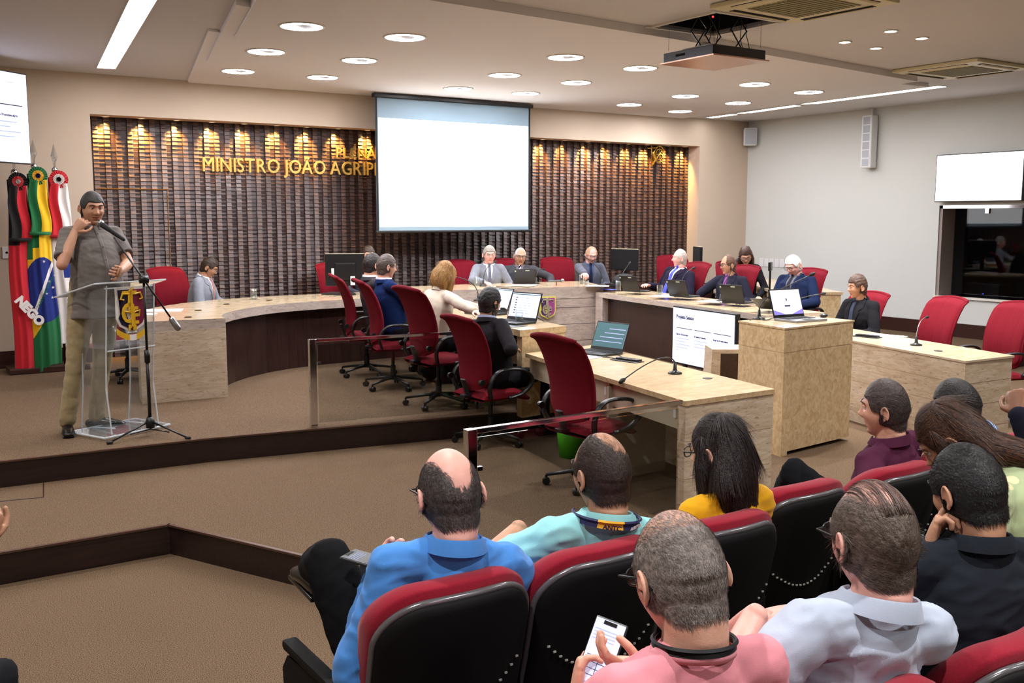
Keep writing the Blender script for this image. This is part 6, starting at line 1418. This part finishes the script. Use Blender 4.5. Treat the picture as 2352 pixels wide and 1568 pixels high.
# ---- mice, papers, books, cables, lids
def mouse(lab, px, py_, zt, a=0):
    q = PZ(px, py_, zt); b = MB(); b.ball((0, 0, .012), (.031, .052, .020), 16, 10); t = thing('computer_mouse', lab, 'mouse', (q.x, q.y, zt), az(a)); b.obj('shell', 'black_plastic', t, smooth=True); b = MB(); b.box((0, .02, .030), (.006, .018, .006), bev=.002); b.obj('wheel', 'grey_plastic', t)
mouse('black mouse at the right of the lectern laptop', 1892, 728, ZL, 60); mouse('black mouse on a dark pad beside the white-screen laptop', 1156, 742, T2, 280)
def sheet(name, lab, cat, px, py_, zt, w_, h_, a, th=.004, m='paper', grp=None, dz=0):
    q = PZ(px, py_, zt); b = MB(); b.box((0, 0, th/2), (w_, h_, th), bev=min(.0015, th*.3)); o = b.obj(name, m, loc=(q.x, q.y, zt+.0008+dz), rz=az(a)); return tag(o, lab, cat, grp)
PG = 'loose papers on the desks'
sheet('paper_sheet', 'white papers on the curved counter behind the acrylic lectern', 'paper', 375, 713, T2, .34, .26, 20, grp=PG); sheet('paper_sheet', 'small paper at the counter end behind the microphone stand', 'paper', 330, 722, T2, .2, .15, 30, grp=PG)
sheet('paper_sheet', 'white sheet on the low right desk beside the black-suited man', 'paper', 2035, 772, T1, .30, .21, 80, grp=PG)
sheet('paper_sheet', 'papers on the low left desk behind the empty red chair', 'paper', 1335, 820, T1, .25, .2, 80, grp=PG); sheet('paper_sheet', 'papers beside the bearded man on the low desk', 'paper', 1200, 782, T1, .3, .2, 70, grp=PG)
sheet('paper_sheet', 'papers before the blonde woman', 'paper', 1075, 660, T2, .34, .24, 50, grp=PG, th=.012); sheet('paper_sheet', 'white papers under the hand of the writing man', 'paper', 1372, 657, TC, .28, .2, 40, grp=PG)
sheet('paper_sheet', 'papers before the blue-tie man', 'paper', 1530, 680, T2, .24, .3, 75, grp=PG); sheet('paper_sheet', 'open papers before the purple-tie man', 'paper', 1640, 692, T2, .24, .3, 75, grp=PG); sheet('paper_sheet', 'magazine page lying at the middle of the centre block', 'paper', 1205, 655, TC, .3, .2, 40, grp=PG)
sheet('mouse_pad', 'dark mouse pad under the mouse on the left podium desk', 'mouse pad', 1165, 748, T2, .26, .2, 80, m='laptop_grey', th=.003, dz=-.0005)
sheet('folder', 'closed dark folder on the curved counter by the chairs', 'folder', 775, 676, T2, .28, .22, 60, m='laptop_grey', th=.02)
sheet('folder', 'dark notebook lying by the bearded man', 'folder', 1190, 777, T1, .22, .12, 70, m='laptop_grey', th=.012, dz=.004)
sheet('tablet', 'flat dark tablet with blue edge beside the hands of the bearded man', 'tablet', 1195, 792, T1, .24, .17, 80, m='laptop_grey', th=.008, dz=.001)
sheet('blue_folder', 'thin blue folder at the corner of the right arm', 'folder', 1398, 665, T2, .2, .1, 80, m=mat('blue_card', (70, 90, 190), .6), th=.006)
def lidplate(lab, px, py_, zt, a): 
    q = PZ(px, py_, zt); t = thing('socket_tray', lab, 'socket tray', (q.x, q.y, zt), az(a), 'open cable lids in the desks'); b = MB(); b.box((0, 0, .003), (.24, .10, .006), bev=.002); b.obj('plate', 'lid_black', t); b = MB(); b.box((0, .02, .012), (.2, .06, .014), bev=.003); b.obj('socket_block', 'black_plastic', t)
lidplate('black open cable lid with plugged leads on the low left desk', 1440, 829, T1, 80); lidplate('dark cable lid near the papers on the low right desk', 1990, 774, T1, 80)
b = MB(); b.lathe([(0, 0), (.032, 0), (.030, .004), (0, .004)], n=20); q = PZ(1625, 869, T1); tag(b.obj('cable_grommet', 'lid_black', loc=(q.x, q.y, T1)), 'round dark cable hole on the low left desk beside the long microphone', 'grommet')
b = MB(); b.lathe([(0, 0), (.032, 0), (.030, .004), (0, .004)], n=20); q = PZ(2155, 806, T1); tag(b.obj('cable_grommet', 'lid_black', loc=(q.x, q.y, T1)), 'round dark cable hole on the low right desk beside the thin microphone', 'grommet')
def lead(lab, pts, zt, r=.0035, rise=.004):
    P_ = [PZ(x, y, zt) for x, y in pts]; c = [Vector((p.x, p.y, zt+r+.001)) for p in P_]; sm = []
    for i in range(len(c)-1):
        p0, p1, p2, p3 = c[max(i-1, 0)], c[i], c[i+1], c[min(i+2, len(c)-1)]
        for k in range(5): u = k/5; sm.append(.5*((2*p1)+(p2-p0)*u+(2*p0-5*p1+4*p2-p3)*u*u+(3*p1-p0-3*p2+p3)*u**3))
    sm.append(c[-1]); b = MB(); b.tube(sm, r, 6); tag(b.obj('cable', 'black_plastic', smooth=True), lab, 'cable', 'leads lying on the desks')
lead('black lead looping from the teal laptop to the open cable lid', [(1312, 797), (1325, 800), (1350, 812), (1375, 820), (1395, 818), (1420, 816), (1434, 828)], T1)
lead('second black lead bending above the first on the low left desk', [(1315, 800), (1335, 797), (1345, 808), (1370, 818), (1412, 824), (1436, 829)], T1)
lead('black lead winding across the lectern top left of the laptop', [(1722, 736), (1735, 733), (1760, 736), (1775, 731), (1790, 733)], ZL)
lead('tangled black lead before the purple-tie man', [(1610, 688), (1630, 692), (1645, 690), (1660, 697), (1690, 696), (1700, 700)], T2)
lead('black lead at the feet of the centre laptops', [(1140, 658), (1160, 660), (1190, 659), (1215, 660), (1235, 656)], TC)
lead('black lead before the third laptop of the right arm', [(1690, 699), (1705, 703), (1730, 701), (1745, 706), (1760, 704)], T2)
# ---- small black monitors and desktop screens
def monitor(lab, loc, azd, W=.5, H=.30, lift=.16, logo=False, port=False):
    t = thing('desktop_monitor', lab, 'monitor', loc, az(azd), 'black desktop monitors')
    b = MB(); b.box((0, 0, lift+H/2), (W, .03, H), bev=.006); b.box((0, -.022, lift+H*.45), (W*.5, .02, H*.5), bev=.006); b.obj('casing', 'black_plastic', t)
    b = MB(); b.box((0, .017, lift+H/2), (W*.95, .002, H*.93)); b.obj('display', 'void_black', t)
    b = MB(); b.box((0, -.03, lift*.6+.02), (.06, .025, lift*1.3)); b.box((0, -.01, .008), (.22, .18, .016), bev=.004); b.obj('stand', 'black_plastic', t)
    b = MB(); b.tube([(-W/2, 0, lift+H+.001), (W/2, 0, lift+H+.001)], .0035, 6); b.obj('trim', 'ivory', t)
    if logo: b = MB(); add_text(b, 'hp', .07, Matrix.Translation((-.20, -.0162, lift+.10)) @ Matrix.Rotation(PI/2, 4, 'X'), 0, .001, 0, 'LEFT', .25); b.obj('logo', 'steel', t); b = MB(); b.box((.08, -.034, lift+.06), (.05, .004, .10)); b.box((-.14, -.034, lift+.16), (.03, .004, .08)); b.obj('label', 'white_plastic', t)
    return t
q = PY(790, 660, 10.55); monitor('large black monitor seen from behind on the curved counter', (4.62, 10.45, T2), 20, .44, .36, .10, True)
q = PY(1450, 650, 10.3); monitor('narrow black monitor seen edge-on at the corner of the right arm', (8.55, 10.30, Z2+.72), -100, .46, .28, .14)
q = PY(1627, 640, 9.4); monitor('black monitor seen from behind beside the yellow-lit alcove edge', (9.15, 9.55, Z2+.70), -60, .40, .28, .20)
b = MB(); b.box((8.62, 10.25, Z2+.34), (.5, .5, .68)); tag(b.obj('side_table', 'dark_wood'), 'dark side table under the edge-on monitor at the corner', 'table')
b = MB(); b.box((9.10, 9.60, Z2+.33), (.4, .4, .66)); tag(b.obj('side_table', 'dark_wood'), 'dark side table under the monitor near the alcove edge', 'table')
# dark handbags / equipment beside the writing man
b = MB(); b.ball((0, 0, .08), (.16, .12, .09), 16, 10); b.box((0, 0, .03), (.30, .2, .06), bev=.02); q = PZ(1415, 655, T2); tag(b.obj('black_bag', 'black_matte', loc=(7.92, 9.55, T2+.01), smooth=True), 'lumpy black bag at the corner between the writing man and first laptop', 'bag')
t = thing('book_stack', 'small stack of books with orange spine beside the blue-tie man', 'books', (8.25, 9.92, Z2+.70), az(40))
for k, (m_, h_) in enumerate((('ivory', .03), ('book_orange', .03), ('paper', .03))):
    if m_ == 'book_orange': mat('book_orange', (196, 96, 40), .6)
    b = MB(); b.box((0, 0, .015+.031*k), (.24, .17, h_), bev=.002); b.obj('book', m_, t)
b = MB(); b.box((8.25, 9.92, Z2+.345), (.36, .3, .69)); tag(b.obj('side_table', 'dark_wood'), 'dark side table under the stack of books', 'table')
# megaphone-like desk microphone lying on its little stand at the centre
t = thing('handheld_microphone', 'grey handheld microphone lying on a small stand at the centre block', 'microphone', tuple(PZ(1278, 655, TC)), az(120))
b = MB(); b.tube([(0, -.10, .05), (0, .05, .055)], [.012, .014], 12); b.obj('handle', 'grey_plastic', t, smooth=True); b = MB(); b.ball((0, .075, .056), .025, 14, 10); b.obj('grille_head', 'steel', t, smooth=True)
b = MB(); b.tube([(0, 0, .045), (-.03, 0, .004)], .004, 6); b.tube([(0, 0, .045), (.03, 0, .004)], .004, 6); b.obj('stand', 'black_plastic', t)
# low railing-like frame and pencil holder on the rear desk
b = MB(); b.box((0, 0, .02), (.22, .03, .035), bev=.006); q = PZ(1782, 640, T2); tag(b.obj('stapler', 'black_plastic', loc=(9.72, 8.35, T2+.001), rz=.6), 'small dark stapler on the rear stone desk', 'stapler')
t = thing('desk_fan', 'slim black stand between the purple-tie and white-haired men', 'stand', (8.75, 7.95, Z2)); b = MB(); b.tube([(0, 0, .02), (0, 0, .95)], .012, 8); b.box((0, 0, .01), (.22, .22, .02), bev=.005); b.obj('pole', 'black_plastic', t); b = MB(); b.box((0, 0, 1.0), (.16, .03, .10), rz=.6, bev=.01); b.obj('head', 'black_plastic', t)
t.name = 'equipment_stand'
# wastebins, bag under the desk, shelf
t = thing('waste_bin', 'bright green plastic waste bin behind the glass rail under the desk', 'waste bin', (4.27, 5.72, Z1)); b = MB(); b.lathe([(0, 0), (.085, 0), (.115, .30), (.11, .30), (.082, .008), (0, .008)], n=24); b.obj('bin', 'green_plastic', t, smooth=True)
t = thing('waste_bin', 'pale green waste bin beneath the blonde woman desk', 'waste bin', (4.36, 7.05, Z2)); b = MB(); b.lathe([(0, 0), (.085, 0), (.115, .26), (.11, .26), (.082, .008), (0, .008)], n=24); b.obj('bin', 'pale_green', t, smooth=True)
t = thing('handbag', 'shiny black handbag on the carpet between the red chairs', 'bag', (4.62, 8.35, Z2)); b = MB(); b.ball((0, 0, .13), (.20, .10, .13), 18, 12); b.obj('body', 'black_plastic', t, smooth=True); b = MB(); b.tube([(-.12, 0, .2), (-.08, 0, .32), (.08, 0, .32), (.12, 0, .2)], .008, 8); b.obj('strap', 'black_plastic', t, smooth=True)
# carpet hatch in the middle level
b = MB(); h0, h1, h2_ = PZ(0, 1152, Z1), PZ(100, 1142, Z1), PZ(100, 1108, Z1)
for a_, c_ in ((h0, h1), (h1, h2_)): b.tube([(a_.x, a_.y, Z1+.001), (c_.x, c_.y, Z1+.001)], .004, 5)
tag(b.obj('floor_hatch_joint', 'dark_wood'), 'thin dark joint of a carpeted floor hatch at the left edge', 'floor hatch')
# ================================================================== ACRYLIC LECTERN, MICROPHONE STAND
t = thing('acrylic_lectern', 'clear acrylic lectern with a gold monogram shield in front of the speaker', 'lectern', (1.56, 7.60, Z2), az(155))
# local: speaker stands at -y, shield faces +y
pn = 'acrylic'
b = MB(); b.box((0, 0, .02), (.56, .40, .016), bev=.003); b.obj('base', pn, t)
b = MB()
for (x0, y0, x1, y1) in ((-.28, -.2, .28, -.2), (-.28, .2, .28, .2), (-.28, -.2, -.28, .2), (.28, -.2, .28, .2)): b.tube([(x0, y0, .02), (x1, y1, .02)], .007, 6)
for s in (-1, 1): b.tube([(s*.12, -.16, .03), (s*.12, .10, .05)], .005, 6)
b.obj('base_edge', 'acrylic_edge', t)
def side(s):
    P_ = [(-.17, .03), (-.13, .35), (-.12, .62), (-.22, .98), (.19, 1.08), (.15, .62), (.13, .35), (.17, .03)]
    M_ = Matrix.Translation((s*.20, 0, 0)) @ Matrix(((0, 0, 1, 0), (1, 0, 0, 0), (0, 1, 0, 0), (0, 0, 0, 1)))
    b = MB(); b.prism(P_, -.005, .005, 0, M_); b.obj('side_panel', pn, t)
    b = MB(); q = [(s*.20, y, z) for y, z in P_]; b.tube(q[:4], .0055, 6); b.tube(q[4:], .0055, 6); b.obj('panel_edge', 'acrylic_edge', t)
side(-1); side(1)
b = MB(); b.box((0, .165, .84), (.40, .008, .46), bev=.001); b.obj('front_panel', pn, t)
b = MB(); b.box((0, -.01, .64), (.42, .30, .010)); b.obj('shelf', pn, t)
b = MB()
for q0, q1 in (((-.2, .165, .62), (.2, .165, .62)), ((-.2, -.15, .64), (.2, -.15, .64)), ((-.2, .17, 1.06), (.2, .17, 1.06))): b.tube([q0, q1], .0055, 6)
b.obj('shelf_edge', 'acrylic_edge', t)
MT = Matrix.Translation((0, -.03, 1.045)) @ Matrix.Rotation(.24, 4, 'X')
b = MB(); b.box((0, 0, 0), (.60, .46, .010), M=MT); b.obj('reading_top', pn, t)
b = MB()
for (x0, y0, x1, y1) in ((-.3, -.23, .3, -.23), (-.3, .23, .3, .23), (-.3, -.23, -.3, .23), (.3, -.23, .3, .23)): b.tube([MT @ Vector((x0, y0, 0)), MT @ Vector((x1, y1, 0))], .006, 6)
b.box((0, -.21, .015), (.5, .008, .03), M=MT); b.obj('reading_top_edge', 'acrylic_edge', t)
b = MB(); crest(b, .25, .33, (0, 1, 2, 3, 4, 0), .010, True); b2 = MB(); b2.add(b.v, b.f, 0, Matrix.Translation((0, .172, .90)) @ Matrix.Rotation(PI, 4, 'Z')); b2.m = b.m
b2.obj('shield', ['crest_white', 'crest_navy', 'crest_wine', 'crest_gold', 'crest_gold'], t)
b = MB(); b.lathe([(.0, .001), (.034, .001), (.036, .13), (.034, .13), (.031, .008), (0, .008)], n=24); tag(b.obj('drinking_glass', 'glass', loc=(1.52, 7.58, Z2+.647), smooth=True), 'empty clear drinking glass on the shelf inside the acrylic lectern', 'glass')
# stand: tripod, tube, boom with counterweight and microphone at the speaker's mouth
bs = PZ(350, 985, Z2); S0 = Vector((bs.x, bs.y, 0)); S0 = Vector((1.70, 7.30, 0))
t = thing('microphone_stand', 'black boom microphone stand beside the acrylic lectern', 'microphone stand', (S0.x, S0.y, Z2), 0)
b = MB(); b.tube([(0, 0, .08), (0, 0, .60)], .0125, 12); b.tube([(0, 0, .58), (0, 0, 1.12)], .009, 12); b.tube([(0, 0, .53), (0, 0, .62)], .020, 12); b.obj('pole', 'black_plastic', t, smooth=True)
b = MB(); b.lathe([(.0, .06), (.03, .06), (.034, .10), (.02, .14), (0, .14)], n=16); b.obj('hub', 'black_plastic', t, smooth=True)
L2 = Matrix.Translation((-S0.x, -S0.y, -Z2))
for px, py_ in ((255, 1020), (445, 1011), (375, 962)):
    e = L2 @ PZ(px, py_, Z2); e = Vector((e.x, e.y, .012)); f_ = e.normalized()*.33+Vector((0, 0, .012)); f_.z = .014
    b = MB(); b.tube([(0, 0, .11), f_], .007, 8); b.tube([(0, 0, .05), f_*.5+Vector((0, 0, .035))], .005, 6); b.tube([f_*.94, f_*1.06], .011, 8); b.obj('leg', 'black_plastic', t, smooth=True)
hz_ = Vector((0, 0, 1.12)); tipw = dpt(262, 545, 7.0); tip_ = L2 @ tipw; dr = (tip_-hz_); tail = hz_-dr.normalized()*.36
b = MB(); b.tube([hz_+Vector((-.03, 0, 0)), hz_+Vector((.03, 0, 0))], .028, 14); b.obj('boom_clamp', 'black_plastic', t, smooth=True)
b = MB(); b.tube([tail, tip_], .0065, 8); b.obj('boom', 'black_plastic', t, smooth=True)
b = MB(); b.tube([tail-dr.normalized()*.05, tail+dr.normalized()*.02], .022, 12, round_=True); b.obj('counterweight', 'steel', t, smooth=True)
m0 = L2 @ dpt(284, 550, 6.95); m1 = L2 @ dpt(236, 517, 6.98)
t2 = thing('stage_microphone', 'black handheld microphone clipped on the boom at the speaker mouth', 'microphone', tuple(S0+Vector((0, 0, Z2))), 0)
b = MB(); b.tube([m0, m0*.35+m1*.65, m1], [.012, .017, .021], 14, round_=True); b.obj('handle', 'black_matte', t2, smooth=True)
b = MB(); d_ = (m1-m0).normalized(); b.ball(tuple(m1+d_*.022), .027, 16, 12); b.obj('grille_head', 'steel', t2, smooth=True)
# phones
mat('phone_screen', (205, 216, 246), emit=.55, rough=.3)
def phone(lab, c, xd, yd, m='white'):
    xd = Vector(xd).normalized(); yd = Vector(yd); yd = (yd-xd*yd.dot(xd)).normalized(); zd = xd.cross(yd); t = thing('smartphone', lab, 'phone', tuple(c), 0); t.rotation_euler = Matrix((xd, yd, zd)).transposed().to_euler()
    b = MB(); b.box((0, 0, 0), (.074, .150, .008), bev=.0035); b.obj('case', 'laptop_grey', t)
    b = MB(); b.box((0, 0, .0045), (.068, .143, .0008), mi=0); b.box((0, .066, .0052), (.03, .008, .0006), mi=4)
    for k in range(4): b.box((-.004, .050-.007*k, .0052), (.05, .0012, .0004), mi=2)
    for k in range(4): b.box((0, -.006-.013*k, .0052), (.056, .0012, .0004), mi=1)
    b.box((0, -.025, .0052), (.0012, .04, .0004), mi=1); b.box((.02, -.050, .0052), (.018, .006, .0004), mi=3); b.box((0, -.062, .0052), (.05, .006, .0004), mi=2); b.obj('display', ['black_plastic' if m == 'dark' else 'phone_screen', 'slide_ink', 'slide_faint', 'blue_card', 'black_matte'], t)
u_ = Vector((_r)); v_ = Vector((_u)); f3_ = Vector((_f))
phone('smartphone with a form on its bright screen in the pink-sweatered man hands', dpt(1380, 1504, 2.10), u_*.80-v_*.20-f3_*.45, v_*.86+f3_*.5-u_*.26)
phone('dark smartphone in the hand of the man in the blue shirt', dpt(852, 1288, 2.62), (.8, .5, 0), (-.5, .8, .1), 'dark')
